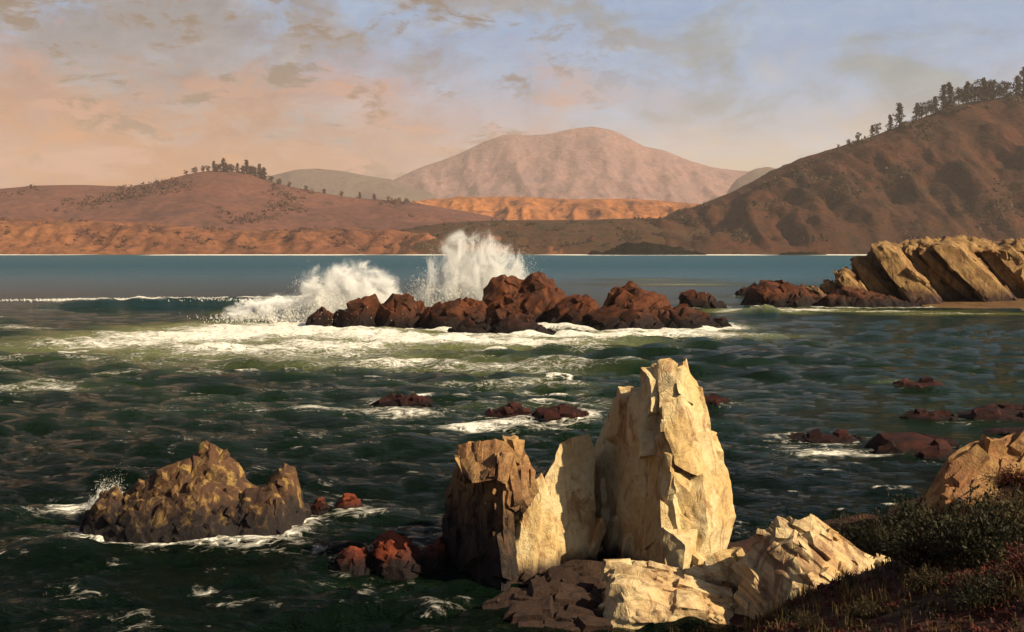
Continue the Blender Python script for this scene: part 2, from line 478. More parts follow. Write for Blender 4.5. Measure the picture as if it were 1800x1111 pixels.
def tree_meshes(kind, seed):
    """unit-height tree: trunk with limbs, crown of small leaf clumps"""
    rng = np.random.default_rng(seed)
    tr = [tube((0, 0, -0.05), (rng.normal(0, .02), 0, 0.55), 0.028, 0.016), tube((0, 0, 0.54), (rng.normal(0, .02), 0, 0.93), 0.016, 0.004)]
    pts = []
    if kind == 'conifer':
        for k in range(44):
            h = 0.06 + 0.92 * (k / 44) ** 0.9
            R = 0.24 * (1 - h) ** 0.7 * rng.uniform(0.5, 1.3) + 0.015
            a = rng.uniform(0, 6.283)
            e = np.array((math.cos(a) * R, math.sin(a) * R, h - 0.25 * R))
            if k % 3 == 0:
                tr.append(tube((0, 0, h), e, 0.006, 0.002, 4))
            for q in range(16):
                f = rng.uniform(0.1, 1.05)
                pts.append((e * (f, f, 0) + (0, 0, h - 0.25 * R * f) + rng.normal(0, 0.018, 3), 0.030))
    else:
        nl = rng.integers(6, 9)
        for k in range(nl):
            a = rng.uniform(0, 6.283)
            h0 = rng.uniform(0.15, 0.5)
            R = rng.uniform(0.06, 0.20)
            e = np.array((math.cos(a) * R, math.sin(a) * R, 0.24 + 0.64 * (k + rng.uniform(0, 1)) / nl))
            tr.append(tube((0, 0, h0), e, 0.012, 0.004, 4))
            for q in range(75):
                o = rng.normal(0, 1, 3)
                o /= np.linalg.norm(o) + 1e-6
                pts.append((e + o * np.array((0.16, 0.16, 0.13)) * rng.uniform(0.3, 1.1), 0.034))
    C = np.array([p for p, s in pts])
    S = np.array([s for p, s in pts])
    d = rng.normal(0, 1, (len(C), 3, 3)) * S[:, None, None]
    V = (C[:, None, :] + d).reshape(-1, 3)
    V[:, 2] = np.clip(V[:, 2], 0.03, 1.0)
    crown = mesh_np('crown', V, np.arange(len(V)).reshape(-1, 3), False)
    trunk = mesh_np('trunk', *join(tr))
    return trunk, crown


TREES = {'conifer': [tree_meshes('conifer', 100 + i) for i in range(4)], 'broad': [tree_meshes('broad', 200 + i) for i in range(5)]}
TREES_FAR = {k: [(a.copy(), b.copy()) for a, b in v[:3]] for k, v in TREES.items()}
for v in TREES.values():
    for a, b in v:
        a.materials.append(M_BARK)
        b.materials.append(M_PINE)
for v in TREES_FAR.values():
    for a, b in v:
        a.materials.append(M_BARK)
        b.materials.append(M_PINEFAR)


def place_tree(px, hpx, kind, H, D, lib, i, label, group, w=1.0, sink=0.0):
    x = (px - CX) / FPX * D
    z = hill_z(H, x, D)
    h = hpx / FPX * D
    o = empty('pine_tree' if kind == 'conifer' else 'cypress_tree', (x, D - 2, z - sink))
    o.scale = (h * w, h * w, h)
    o.rotation_euler = (0.05 * math.sin(i * 5.1), 0.07 * math.sin(i * 3.7) + 0.03, (i * 2.4) % 6.28)
    tr, cr = lib[kind][i % len(lib[kind])]
    link('trunk', tr, None, o)
    link('crown', cr, None, o)
    tag(o, label, 'tree', group)


ORD = ['first', 'second', 'third', 'fourth', 'fifth', 'sixth', 'seventh', 'eighth', 'ninth', 'tenth', 'eleventh', 'twelfth',
       'thirteenth', 'fourteenth', 'fifteenth', 'sixteenth', 'seventeenth', 'eighteenth', 'nineteenth', 'twentieth',
       'twenty-first', 'twenty-second', 'twenty-third', 'twenty-fourth', 'twenty-fifth', 'twenty-sixth',
       'twenty-seventh', 'twenty-eighth', 'twenty-ninth', 'thirtieth', 'thirty-first', 'thirty-second', 'thirty-third', 'thirty-fourth', 'thirty-fifth']
RT = [(1469, 9, 'b'), (1486, 12, 'b'), (1504, 19, 'b'), (1527, 24, 'c'), (1536, 27, 'b'), (1558, 31, 'c'), (1575, 46, 'c'), (1603, 36, 'c'),
      (1621, 34, 'b'), (1636, 34, 'c'), (1650, 50, 'c'), (1661, 50, 'c'), (1677, 38, 'b'), (1691, 42, 'c'), (1705, 44, 'b'), (1716, 46, 'c'),
      (1726, 42, 'b'), (1737, 38, 'c'), (1748, 35, 'b'), (1758, 32, 'b'), (1776, 42, 'c'), (1788, 56, 'c'), (1797, 46, 'c'), (1812, 50, 'b')]
RT += [(1613, 28, 'b'), (1629, 26, 'b'), (1669, 30, 'b'), (1684, 30, 'b'), (1698, 34, 'b'), (1710, 33, 'b'), (1721, 32, 'b'), (1731, 30, 'b'), (1743, 27, 'b')]
RT.sort()
for i, (px, hp, k) in enumerate(RT):
    kk = 'conifer' if k == 'c' else 'broad'
    s = {0: 'tiny', 1: 'small', 2: 'small'}.get(i, 'tall pointed' if k == 'c' else 'bushy')
    place_tree(px, hp * 0.95, kk, H_RIGHT, 1497, TREES, i, f'{s} dark tree on the right hill ridge, {ORD[i]} from the low end', 'trees along the right hill ridge', 1.25 if k == 'c' else 1.15, 1.5)
LT = [(331, 9, 'b'), (346, 11, 'b'), (362, 11, 'b'), (381, 17, 'c'), (391, 13, 'b'), (397, 21, 'c'), (405, 13, 'b'), (421, 15, 'c'), (429, 11, 'b'), (437, 22, 'c'), (446, 14, 'b'), (459, 22, 'c'), (467, 20, 'c'),
      (603, 9, 'b'), (634, 11, 'c'), (660, 10, 'b'), (684, 8, 'b'), (702, 8, 'b'), (716, 8, 'b')]
LT += [(371, 11, 'b'), (386, 13, 'b'), (401, 15, 'c'), (412, 13, 'b'), (433, 13, 'b'), (442, 15, 'b'), (452, 15, 'c'), (463, 15, 'b'), (479, 12, 'b'), (493, 10, 'b'), (512, 9, 'b'), (541, 9, 'b'), (572, 9, 'b')]
LT.sort()
for i, (px, hp, k) in enumerate(LT):
    kk = 'conifer' if k == 'c' else 'broad'
    place_tree(px, hp * 1.2, kk, H_LEFT, 1897, TREES_FAR, i, f'{"slim pointed" if k == "c" else "low round"} far tree on the left wooded skyline, {ORD[i]} from the left', 'trees along the left wooded skyline', 1.4, 2.0)

# ------------------------------------------------------------------ rocks
WATERLINE = []      # (points Nx2, foam width, strength)


def block(tops, d, t=None, zb=-1.0, front=None, shrink=0.55, yoff=0.0, lean=0.0):
    """points of one convex block: skyline tops in pixels seen at distance d, base at height zb, t metres thick"""
    T = np.array([at(p[0], p[1], d) for p in tops])
    x0, x1 = T[:, 0].min(), T[:, 0].max()
    if t is None:
        t = 0.75 * (x1 - x0)
    P = []
    cx = (x0 + x1) / 2
    for off, sh in ((0, 1.0), (-0.3 * t, 0.86), (0.3 * t, 0.86), (-0.5 * t, shrink), (0.5 * t, shrink)):
        for p in T:
            P.append((cx + (p[0] - cx) * sh, d + off + yoff, zb + (p[2] - zb) * (sh if off else 1)))
        for x in (x0, x1):
            P.append((cx + (x - cx) * sh * 1.02, d + off * 1.1 + yoff, zb))
    for f in (front or []):
        P.append(tuple(at(*f)))
    return [tuple(float(c) for c in p) for p in P]


def raw(pts, extra=None):
    return [tuple(float(c) for c in at(*p)) for p in pts] + [tuple(map(float, e)) for e in (extra or [])]


def shard_blocks(blocks, count, size, axis, elong, seed):
    """angular slivers half sunk in the blocks' faces, long along axis: the broken faces of jointed rock"""
    rng = np.random.default_rng(seed + 900)
    tris, hulls = [], []
    for pts in blocks:
        pl = []
        b = bmesh.new()
        vs = [b.verts.new(p) for p in pts]
        bmesh.ops.convex_hull(b, input=vs)
        b.normal_update()
        c0 = np.mean(np.array(pts), 0)
        for f in b.faces:
            P = [np.array(v.co) for v in f.verts]
            n = np.array(f.normal)
            if np.dot(n, P[0] - c0) < 0:
                n = -n
            pl.append((*n, np.dot(n, P[0])))
            if n[1] < 0.35:
                tris.append((P[0], P[1], P[2], n, f.calc_area()))
        b.free()
        hulls.append(np.array(pl))

    def outside(x):
        return min((h[:, :3] @ x - h[:, 3]).max() for h in hulls)
    w = np.array([t[4] for t in tris])
    out = []
    ax0 = np.array(axis, float) / np.linalg.norm(axis)
    for k in rng.choice(len(tris), count, p=w / w.sum()):
        a, b, c, n, _ = tris[k]
        r1, r2 = sorted(rng.random(2))
        p = a * r1 + b * (r2 - r1) + c * (1 - r2)
        u = ax0 + rng.normal(0, 0.16, 3)
        u = u - n * np.dot(u, n) * 0.75
        u /= np.linalg.norm(u)
        v = np.cross(n, u)
        v /= np.linalg.norm(v) + 1e-6
        sz = size * rng.lognormal(0, 0.4)
        L, Wd, T = sz * elong * rng.uniform(0.6, 1.2), sz * rng.uniform(0.5, 1.0), sz * rng.uniform(0.14, 0.42)
        for attempt in range(6):              # shorten the sliver until it keeps near the rock's own outline
            q = []
            for i in (-1, 1):
                for j in (-1, 1):
                    for m in (-1.6, 1):
                        sh = rng.uniform(0.45, 1.0, 2) if m > 0 else (1, 1)
                        q.append(p + u * L * 0.5 * i * sh[0] + v * Wd * 0.5 * j * sh[1] + n * T * m * rng.uniform(0.6, 1.0))
            if max(outside(x_) for x_ in q) < 0.46 * size:
                break
            L *= 0.75
            p = p - n * 0.03 * size
        else:
            continue
        out.append([tuple(float(e) for e in x) for x in q])
    return out


def faceted_mesh(name, blocks, edge, s, seed, rough, strata, nbase):
    """jointed rock: the closed blocks themselves, finely divided and roughened, their broken edges kept sharp"""
    Vs, Fs, k0, planes = [], [], 0, []
    for ib, pts in enumerate(blocks):
        b = bmesh.new()
        vs = [b.verts.new(p) for p in pts]
        r = bmesh.ops.convex_hull(b, input=vs)
        dead = [g for g in r['geom_interior'] if isinstance(g, bmesh.types.BMVert)]
        dead += [v for v in vs if v.is_valid and not v.link_faces and v not in dead]
        bmesh.ops.delete(b, geom=list(set(dead)), context='VERTS')
        bmesh.ops.triangulate(b, faces=b.faces[:])
        bmesh.ops.recalc_face_normals(b, faces=b.faces[:])
        b.verts.index_update()
        V = np.array([v.co for v in b.verts], float)
        F = np.array([[v.index for v in f.verts] for f in b.faces])
        if ib < nbase:
            N_ = np.cross(V[F[:, 1]] - V[F[:, 0]], V[F[:, 2]] - V[F[:, 0]])
            N_ /= np.linalg.norm(N_, axis=1)[:, None] + 1e-12
            N_ *= np.sign(((V[F[:, 0]] - V.mean(0)) * N_).sum(1))[:, None]
            planes.append((N_, (N_ * V[F[:, 0]]).sum(1)))
        b.free()
        for it in range(6):
            E = np.concatenate([F[:, [0, 1]], F[:, [1, 2]], F[:, [2, 0]]])
            ln = np.linalg.norm(V[E[:, 0]] - V[E[:, 1]], axis=1)
            if np.percentile(ln, 80) < edge:
                break
            Es = np.sort(E, 1)
            U, inv = np.unique(Es, axis=0, return_inverse=True)
            inv = inv.ravel()
            mid = (V[U[:, 0]] + V[U[:, 1]]) / 2 
            n = len(F)
            m0, m1, m2 = inv[:n] + len(V), inv[n:2 * n] + len(V), inv[2 * n:] + len(V)
            V = np.concatenate([V, mid])
            F = np.concatenate([np.stack(q, 1) for q in ((F[:, 0], m0, m2), (F[:, 1], m1, m0), (F[:, 2], m2, m1), (m0, m1, m2))])
        Vs.append(V)
        Fs.append(F + k0)
        k0 += len(V)
    V, F = np.concatenate(Vs), np.concatenate(Fs)
    C = V[F].mean(1)                          # drop what lies buried inside the blocks
    keep = np.ones(len(F), bool)
    for N_, d_ in planes:
        keep &= (C @ N_.T - d_[None, :]).max(1) > -0.07 * s
    F = F[keep]
    used, inv = np.unique(F, return_inverse=True)
    V, F = V[used], inv.reshape(-1, 3)
    for sc_, am in ((0.55 / s, 1.6), (2.0 / s, 1.0), (5.5 / s, 0.62), (11.0 / s, 0.24)):
        V = V + rough * s * am * np.stack([perlin(V * sc_, seed + q) for q in (1, 2, 3)], 1)
    if strata is not None:
        q = V @ np.array(strata) + 0.25 * perlin(V * 0.9, seed)
        sw = q - np.floor(q)
        V = V - np.array((0, -1, 0)) * (0.03 * s * np.exp(-((sw - 0.5) / 0.14) ** 2))[:, None]
    me = mesh_np(name, V, F, True)
    me.set_sharp_from_angle(angle=math.radians(38))
    return me, V


def rock_mesh(name, blocks, voxel, s, seed, facet=0.10, crack=0.035, rough=0.05, stretch=(1, 1, 0.55), cells=(1.3, 3.6), lumps=0.0, strata=None, shards=None):
    bm = bmesh.new()
    if shards:
        bm.free()
        extra = []
        for k, sp_ in enumerate(shards if isinstance(shards, list) else [shards]):
            extra += shard_blocks(blocks, *sp_, seed + 31 * k)
        return faceted_mesh(name, list(blocks) + extra, voxel * (3.3 if voxel < 0.05 else 5.2), s, seed, rough, strata, len(blocks))
    for pts in blocks:
        vs = [bm.verts.new(p) for p in pts]
        r = bmesh.ops.convex_hull(bm, input=vs)
        dead = [g for g in r['geom_interior'] if isinstance(g, bmesh.types.BMVert)]
        dead += [v for v in vs if v.is_valid and not v.link_faces and v not in dead]
        bmesh.ops.delete(bm, geom=list(set(dead)), context='VERTS')
    me = bpy.data.meshes.new('tmp')
    bm.to_mesh(me)
    bm.free()
    o = bpy.data.objects.new('tmp', me)
    COL.objects.link(o)
    md = o.modifiers.new('r', 'REMESH')
    md.mode = 'VOXEL'
    md.voxel_size = voxel
    md2 = o.modifiers.new('s', 'SMOOTH')
    md2.iterations = 1
    md2.factor = 0.5
    dg = bpy.context.evaluated_depsgraph_get()
    out = bpy.data.meshes.new_from_object(o.evaluated_get(dg))
    bpy.data.objects.remove(o)
    bpy.data.meshes.remove(me)
    out.name = name
    nv = len(out.vertices)

    def get(a):
        b = np.empty(nv * 3, np.float32)
        out.vertices.foreach_get(a, b)
        return b.reshape(-1, 3).astype(float)

    def put(V):
        out.vertices.foreach_set('co', V.astype(np.float32).ravel())
        out.update()
    st = np.array(stretch)
    V, Nn = get('co'), get('normal')
    P = V / s * st
    wp = np.stack([perlin(P * 1.7, seed + 1), perlin(P * 1.7, seed + 2), perlin(P * 1.7, seed + 3)], 1) * 0.35
    f1, f2, rv, tl = voronoi(P * cells[0] + wp * 0.6, seed)
    e = f2 - f1
    cmod = sstep(-0.15, 0.35, perlin(P * 0.9, seed + 21))
    d = facet * s * ((rv - 0.5) * 0.9 + tl * 1.1) * sstep(0.0, 0.10, e) - crack * s * cmod * np.exp(-(e / 0.06) ** 2)
    if lumps:
        d = d + lumps * s * (0.55 - f1)
    d = d + rough * s * fbm(P * 1.1, 3, seed + 4)
    V = V + Nn * d[:, None]
    put(V)
    Nn = get('normal')
    P = V / s * st
    f1, f2, rv, tl = voronoi(P * cells[1] + wp * 1.5, seed + 9)
    e = f2 - f1
    cmod = sstep(-0.1, 0.4, perlin(P * 1.6, seed + 22))
    d = facet * 0.34 * s * ((rv - 0.5) * 0.8 + tl * 1.1) * sstep(0.0, 0.12, e) - crack * 0.35 * s * cmod * np.exp(-(e / 0.07) ** 2)
    if lumps:
        d = d + lumps * 0.55 * s * (0.5 - f1)
    d = d + rough * 0.40 * s * fbm(P * 5, 4, seed + 6)
    if strata is not None:
        q = V @ np.array(strata) + 0.25 * perlin(V * 0.9, seed)
        sw = q - np.floor(q)
        d = d - 0.035 * s * np.exp(-((sw - 0.5) / 0.12) ** 2) + 0.02 * s * RV[(np.floor(q).astype(int)) & 255, 1]
    V = V + Nn * d[:, None]
    put(V)
    out.polygons.foreach_set('use_smooth', np.ones(len(out.polygons), bool))
    return out, V


def rock(name, blocks, mat, label, voxel, s, seed, foam=0.0, foamw=1.0, parent=None, **kw):
    me, V = rock_mesh(name, blocks, voxel, s, seed, **kw)
    c = V.mean(0) * (1, 1, 0)
    co = V - c
    me.vertices.foreach_set('co', co.astype(np.float32).ravel())
    me.update()
    o = link(name, me, mat, parent)
    o.location = tuple(c)
    if label:
        tag(o, label, 'rock')
    if foam > 0:
        sel = V[np.abs(V[:, 2]) < max(0.2, voxel * 1.2)][:, :2]
        if len(sel):
            sel = sel[RNG.permutation(len(sel))[:90]]
            WATERLINE.append((sel, foamw, foam))
    return o


# --- the cream pinnacle group in the foreground
rock('pinnacle_rock', [
    # left wall with its lower shoulder
    raw([(1040, 1000, 25.9), (1037, 800, 25.9), (1075, 712, 25.4), (1080, 696, 25.3), (1116, 690, 24.6), (1150, 1010, 22.95), (1148, 720, 23.35), (1090, 1000, 26.6), (1180, 1000, 26.4), (1090, 760, 26.2), (1150, 760, 25.4)], [(2.95, 22.9, -0.6), (1.85, 25.9, -0.6), (3.4, 26.2, -0.6), (2.4, 26.6, -0.6)]),
    # spine up to the top
    raw([(1112, 730, 24.6), (1128, 668, 24.2), (1150, 640, 23.9), (1196, 645, 23.7), (1210, 700, 23.7), (1148, 690, 23.35), (1153, 1000, 22.9), (1151, 840, 23.1), (1200, 990, 23.0), (1230, 980, 24.2), (1130, 980, 25.0), (1220, 760, 24.6), (1170, 660, 24.6)], [(2.95, 22.9, -0.6), (3.8, 23.2, -0.6), (3.4, 25.2, -0.6)]),
    # smooth upper slab on the right, proud of the spine
    raw([(1168, 712, 22.95), (1200, 694, 23.0), (1232, 702, 23.35), (1242, 740, 23.3), (1262, 800, 23.4), (1268, 838, 23.5), (1228, 835, 22.8), (1186, 815, 22.65), (1170, 770, 22.8), (1230, 720, 24.4), (1250, 820, 24.6), (1180, 800, 24.3)]),
    # thin buttress
    raw([(1152, 770, 23.05), (1166, 762, 22.9), (1180, 800, 22.75), (1190, 990, 22.3), (1160, 1000, 22.45), (1154, 900, 22.75), (1196, 900, 22.7), (1170, 980, 23.4), (1190, 830, 23.3)], [(3.0, 22.4, -0.4), (3.4, 22.2, -0.4), (3.5, 23.5, -0.4)]),
    # swelling lower boulder on the right
    raw([(1196, 842, 22.95), (1236, 832, 22.9), (1280, 830, 23.6), (1293, 905, 23.7), (1278, 958, 23.5), (1238, 1008, 22.9), (1205, 1000, 22.55), (1206, 920, 22.6), (1245, 925, 22.45), (1262, 870, 24.6), (1280, 940, 24.7)], [(3.6, 22.6, -0.5), (4.4, 23.4, -0.5), (4.3, 24.7, -0.5)]),
    raw([(1230, 760, 23.6), (1262, 790, 23.7), (1283, 840, 23.7), (1290, 900, 23.8), (1230, 960, 23.3), (1215, 800, 23.2), (1240, 900, 24.8)]),
    # knobbly head
    raw([(1150, 668, 23.5), (1160, 636, 23.5), (1182, 629, 23.6), (1198, 640, 23.4), (1194, 672, 23.1), (1160, 690, 23.15), (1175, 650, 24.2)]),
    raw([(1160, 690, 23.2), (1176, 648, 23.35), (1206, 650, 23.3), (1214, 700, 23.2), (1200, 740, 22.95), (1165, 740, 23.0), (1185, 690, 24.2)]),
    raw([(1192, 650, 23.4), (1208, 640, 23.5), (1214, 664, 23.45), (1236, 694, 23.5), (1222, 712, 23.1), (1196, 690, 23.05), (1210, 670, 24.2)]),
], M_CREAM, 'tall cream pointed rock, biggest of the foreground group', 0.033, 1.5, 13, facet=0.07, crack=0.03, rough=0.036, stretch=(1, 1, 0.5), cells=(1.2, 3.4), shards=[(46, 0.74, (0.10, 0, 1), 2.8), (46, 0.26, (0.05, 0, 1), 2.2)])
rock('slab_rock', [
    raw([(884, 1012, 23.2), (900, 925, 23.4), (922, 868, 23.6), (950, 832, 23.8), (960, 1000, 23.2), (970, 880, 23.7), (900, 1000, 25.2), (940, 860, 25.0), (1000, 1005, 25.0)], [(-0.3, 23.1, -0.6), (1.0, 23.1, -0.6), (0.4, 25.3, -0.6)]),
    raw([(948, 1000, 23.45), (955, 845, 23.9), (984, 782, 24.2), (1000, 772, 24.3), (1034, 764, 24.5), (1046, 790, 24.4), (1048, 1000, 24.0), (1000, 1000, 26.0), (1030, 800, 25.6), (985, 800, 25.4)], [(0.6, 23.3, -0.6), (1.9, 23.9, -0.6), (1.5, 26.0, -0.6)]),
    raw([(905, 935, 23.3), (930, 862, 23.5), (945, 850, 23.6), (952, 900, 23.35), (935, 1000, 22.95), (900, 1005, 22.9), (920, 950, 24)], [(-0.1, 22.9, -0.5), (0.5, 22.9, -0.5), (0.2, 24, -.5)]),
], M_CREAM, 'sunlit cream slab leaning against the left of the tallest pale rock', 0.033, 1.4, 23, facet=0.05, crack=0.03, rough=0.028, cells=(1.1, 3.2), shards=[(10, 0.60, (0.35, 0, 1), 2.6), (18, 0.22, (0.3, 0, 1), 2.0)])
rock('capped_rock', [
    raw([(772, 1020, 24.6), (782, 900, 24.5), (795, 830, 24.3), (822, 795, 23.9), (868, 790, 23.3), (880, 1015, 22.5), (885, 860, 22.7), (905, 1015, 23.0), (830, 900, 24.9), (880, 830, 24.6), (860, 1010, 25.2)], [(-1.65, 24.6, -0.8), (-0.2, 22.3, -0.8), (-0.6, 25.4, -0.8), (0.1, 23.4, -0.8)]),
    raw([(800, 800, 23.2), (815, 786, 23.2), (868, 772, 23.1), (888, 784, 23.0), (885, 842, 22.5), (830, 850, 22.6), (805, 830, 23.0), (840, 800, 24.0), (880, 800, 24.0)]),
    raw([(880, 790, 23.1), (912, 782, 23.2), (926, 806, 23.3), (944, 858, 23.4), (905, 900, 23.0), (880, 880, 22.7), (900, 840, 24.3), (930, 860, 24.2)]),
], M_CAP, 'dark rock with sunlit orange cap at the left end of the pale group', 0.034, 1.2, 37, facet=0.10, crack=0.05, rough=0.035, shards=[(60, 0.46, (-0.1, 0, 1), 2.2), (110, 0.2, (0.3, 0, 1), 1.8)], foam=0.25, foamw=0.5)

# --- pale rocks at the foot of the bank
rock('layered_rock', [
    raw([(1304, 1064, 20.2), (1308, 985, 20.3), (1338, 936, 20.3), (1388, 918, 20.2), (1420, 1062, 19.2), (1400, 960, 19.8), (1440, 990, 20.0), (1330, 1060, 21.6), (1380, 940, 21.2)], [(4.1, 20.3, -0.2), (5.2, 19.2, -0.2), (5.4, 21.5, -0.2)]),
    raw([(1380, 925, 20.2), (1400, 915, 20.2), (1428, 909, 20.2), (1455, 932, 20.2), (1500, 965, 20.3), (1440, 1055, 19.3), (1500, 1050, 19.6), (1420, 980, 19.7), (1480, 960, 21.4), (1420, 930, 21.2)], [(5.4, 19.4, 0.0), (6.4, 19.8, 0.2), (6, 21.5, 0.2)]),
    raw([(1470, 950, 20.3), (1540, 985, 20.3), (1588, 1002, 20.4), (1590, 1050, 20.2), (1480, 1050, 19.7), (1500, 990, 21.2), (1570, 1000, 21.2)], [(6.2, 19.7, 0.2), (7.1, 20.3, 0.4), (6.8, 21.3, 0.4)]),
], M_STRATA, 'pale layered rock with slanting bands below the dark bushes', 0.03, 1.1, 41, facet=0.07, crack=0.03, rough=0.03, shards=[(60, 0.42, (0.8, 0, -0.55), 3.2), (90, 0.18, (0.8, 0, -0.55), 2.4)], strata=(1.9, -0.4, 2.6), stretch=(1, 1, 1))
rock('flat_rock', [
    raw([(1060, 1085, 20.0), (1072, 995, 21.0), (1100, 984, 21.3), (1160, 992, 21.3), (1230, 1012, 21.2), (1285, 1035, 21.0), (1292, 1070, 20.4), (1230, 1090, 19.7), (1110, 1095, 19.5), (1090, 1035, 19.8)], [(1.7, 19.6, -0.3), (4.0, 19.8, -0.3), (4.0, 21.6, -0.3), (1.8, 21.6, -0.3)]),
], M_STRATA, 'low flat cream slab lying in front of the tallest pale rock', 0.03, 1.0, 53, facet=0.07, crack=0.03, rough=0.03, shards=[(44, 0.42, (1, 0.1, -0.15), 2.8), (70, 0.18, (1, 0.1, -0.1), 2.2)], strata=(0.3, -0.8, 3.2), stretch=(0.6, 1, 1.6))
rock('small_boulder', [
    raw([(1228, 1012, 21.6), (1238, 985, 21.6), (1265, 966, 21.7), (1300, 964, 21.7), (1318, 985, 21.7), (1320, 1030, 21.5), (1260, 1020, 21.2), (1280, 980, 22.6)], [(3.6, 21.3, -0.2), (4.6, 21.4, -0.2), (4.3, 22.6, -0.2)]),
], M_CREAM, 'small cream boulder wedged between the flat slab and the layered rock', 0.03, 0.8, 59, facet=0.07, rough=0.03, shards=(26, 0.3, (1, 0, 0.3), 1.8))
rock('brown_ledge', [
    raw([(850, 1060, 20.6), (900, 1036, 20.9), (980, 1034, 20.9), (1040, 1050, 20.8), (1075, 1090, 20.0), (1070, 1130, 19.0), (900, 1130, 18.8), (850, 1110, 19.4)], [(-0.6, 18.8, -0.8), (2.2, 18.8, -0.8), (-0.6, 21.2, -0.8), (2.0, 21.4, -0.8)]),
], M_BROWN, 'low dark brown rock ledge at the bottom edge below the cream slab', 0.035, 1.0, 61, facet=0.08, crack=0.05, rough=0.03, shards=[(50, 0.45, (1, 0, 0.1), 1.8), (90, 0.2, (1, 0, 0.1), 1.8)], foam=0.2, foamw=0.4)
rock('brown_ledge', [
    raw([(940, 1040, 22.3), (965, 1000, 22.5), (1010, 985, 22.7), (1060, 990, 22.6), (1085, 1030, 22.0), (1060, 1060, 21.4), (980, 1062, 21.4), (1020, 1000, 23.4)], [(0.4, 21.4, -0.6), (2.2, 21.4, -0.6), (2.2, 23.6, -0.6), (0.4, 23.4, -0.6)]),
], M_BROWN, 'dark brown rock at the shaded foot of the sunlit cream slab', 0.035, 1.0, 63, facet=0.08, crack=0.05, rough=0.03, shards=[(40, 0.4, (0.5, 0, 0.7), 1.8), (60, 0.18, (0.5, 0, 0.7), 1.8)])
rock('ochre_boulder', [
    raw([(1612, 895, 24.2), (1640, 845, 24.2), (1665, 800, 24.3), (1700, 778, 24.4), (1735, 770, 24.4), (1760, 800, 24.0), (1750, 880, 23.2), (1660, 885, 23.3), (1700, 800, 25.5)], [(8.9, 24.0, 0.4), (10.6, 23.2, 0.4), (10.2, 25.6, 0.4)]),
    raw([(1725, 790, 24.3), (1770, 764, 24.5), (1830, 760, 24.5), (1900, 790, 24.5), (1900, 900, 23.6), (1740, 890, 23.3), (1800, 780, 25.8)], [(10.0, 23.2, 0.4), (13, 23.6, 0.4), (12, 26, 0.4)]),
], M_OCHRE, 'yellow ochre boulder above the dark bushes at the right edge', 0.04, 1.3, 67, facet=0.07, crack=0.03, rough=0.03, shards=[(44, 0.6, (0.6, 0, 0.8), 1.8), (90, 0.24, (0.6, 0, 0.8), 1.8)])

# --- rocks standing in the near water
rng = np.random.default_rng(3)
crag = [block([(165, 905), (190, 878), (240, 854), (300, 834), (360, 818), (420, 838), (470, 866), (530, 905)], 27.4, 3.0),
        block([(330, 830), (345, 795), (372, 777), (392, 790), (420, 815), (440, 850)], 27.6, 1.5),
        block([(240, 860), (258, 836), (290, 818), (330, 806), (350, 840)], 27.2, 1.5),
        block([(450, 890), (472, 842), (500, 814), (518, 822), (532, 870), (540, 905)], 27.6, 1.5),
        block([(400, 900), (430, 860), (480, 850), (510, 900)], 26.7, 1.2),
        block([(150, 905), (175, 868), (205, 850), (225, 880)], 27.0, 1.2)]
rock('craggy_rock', crag, M_CRAG, 'big lumpy barnacled rock with ochre top in the left foreground water', 0.04, 0.8, 71, foam=0.75, foamw=0.9,
     facet=0.16, crack=0.06, rough=0.05, stretch=(1, 1, 0.8), cells=(1.8, 4.4), shards=[(260, 0.34, (0.4, -0.3, 0.8), 1.4), (260, 0.17, (0.4, -0.3, 0.8), 1.3)])
rock('weedy_boulder', [block([(580, 908), (590, 882), (608, 868), (632, 878), (646, 906)], 29.0, 0.8, -0.5)], M_RED, 'red weedy boulder just right of the big lumpy rock, the larger of two', 0.03, 0.5, 73, foam=0.55, foamw=0.35, rough=0.05, shards=(26, 0.26, (1, 0, 0.4), 1.4))
rock('weedy_boulder', [block([(540, 906), (550, 884), (564, 876), (578, 886), (586, 906)], 28.8, 0.6, -0.5)], M_RED, 'small red weedy boulder between the big lumpy rock and a larger one', 0.03, 0.4, 74, foam=0.45, foamw=0.3, rough=0.05, shards=(20, 0.2, (1, 0, 0.4), 1.4))
rock('red_topped_rock', [block([(582, 1015), (592, 975), (615, 960), (645, 968), (665, 1015)], 23.9, 1.0, -0.7)], M_RED, 'low dark rock with red top, leftmost beside the capped rock', 0.03, 0.6, 76, foam=0.45, foamw=0.4, rough=0.05, shards=[(24, 0.3, (0.6, 0, 0.8), 1.5), (40, 0.15, (0.6, 0, 0.8), 1.4)])
rock('red_topped_rock', [block([(655, 1010), (662, 950), (685, 932), (715, 945), (745, 985), (755, 1015)], 24.0, 1.2, -0.7), block([(700, 1020), (740, 975), (775, 940), (790, 1020)], 24.2, 1.0, -0.7)], M_RED, 'dark rock with red top between the capped rock and a lower one', 0.03, 0.7, 77, foam=0.35, foamw=0.4, rough=0.05, shards=[(36, 0.3, (0.6, 0, 0.8), 1.5), (60, 0.15, (0.6, 0, 0.8), 1.4)])

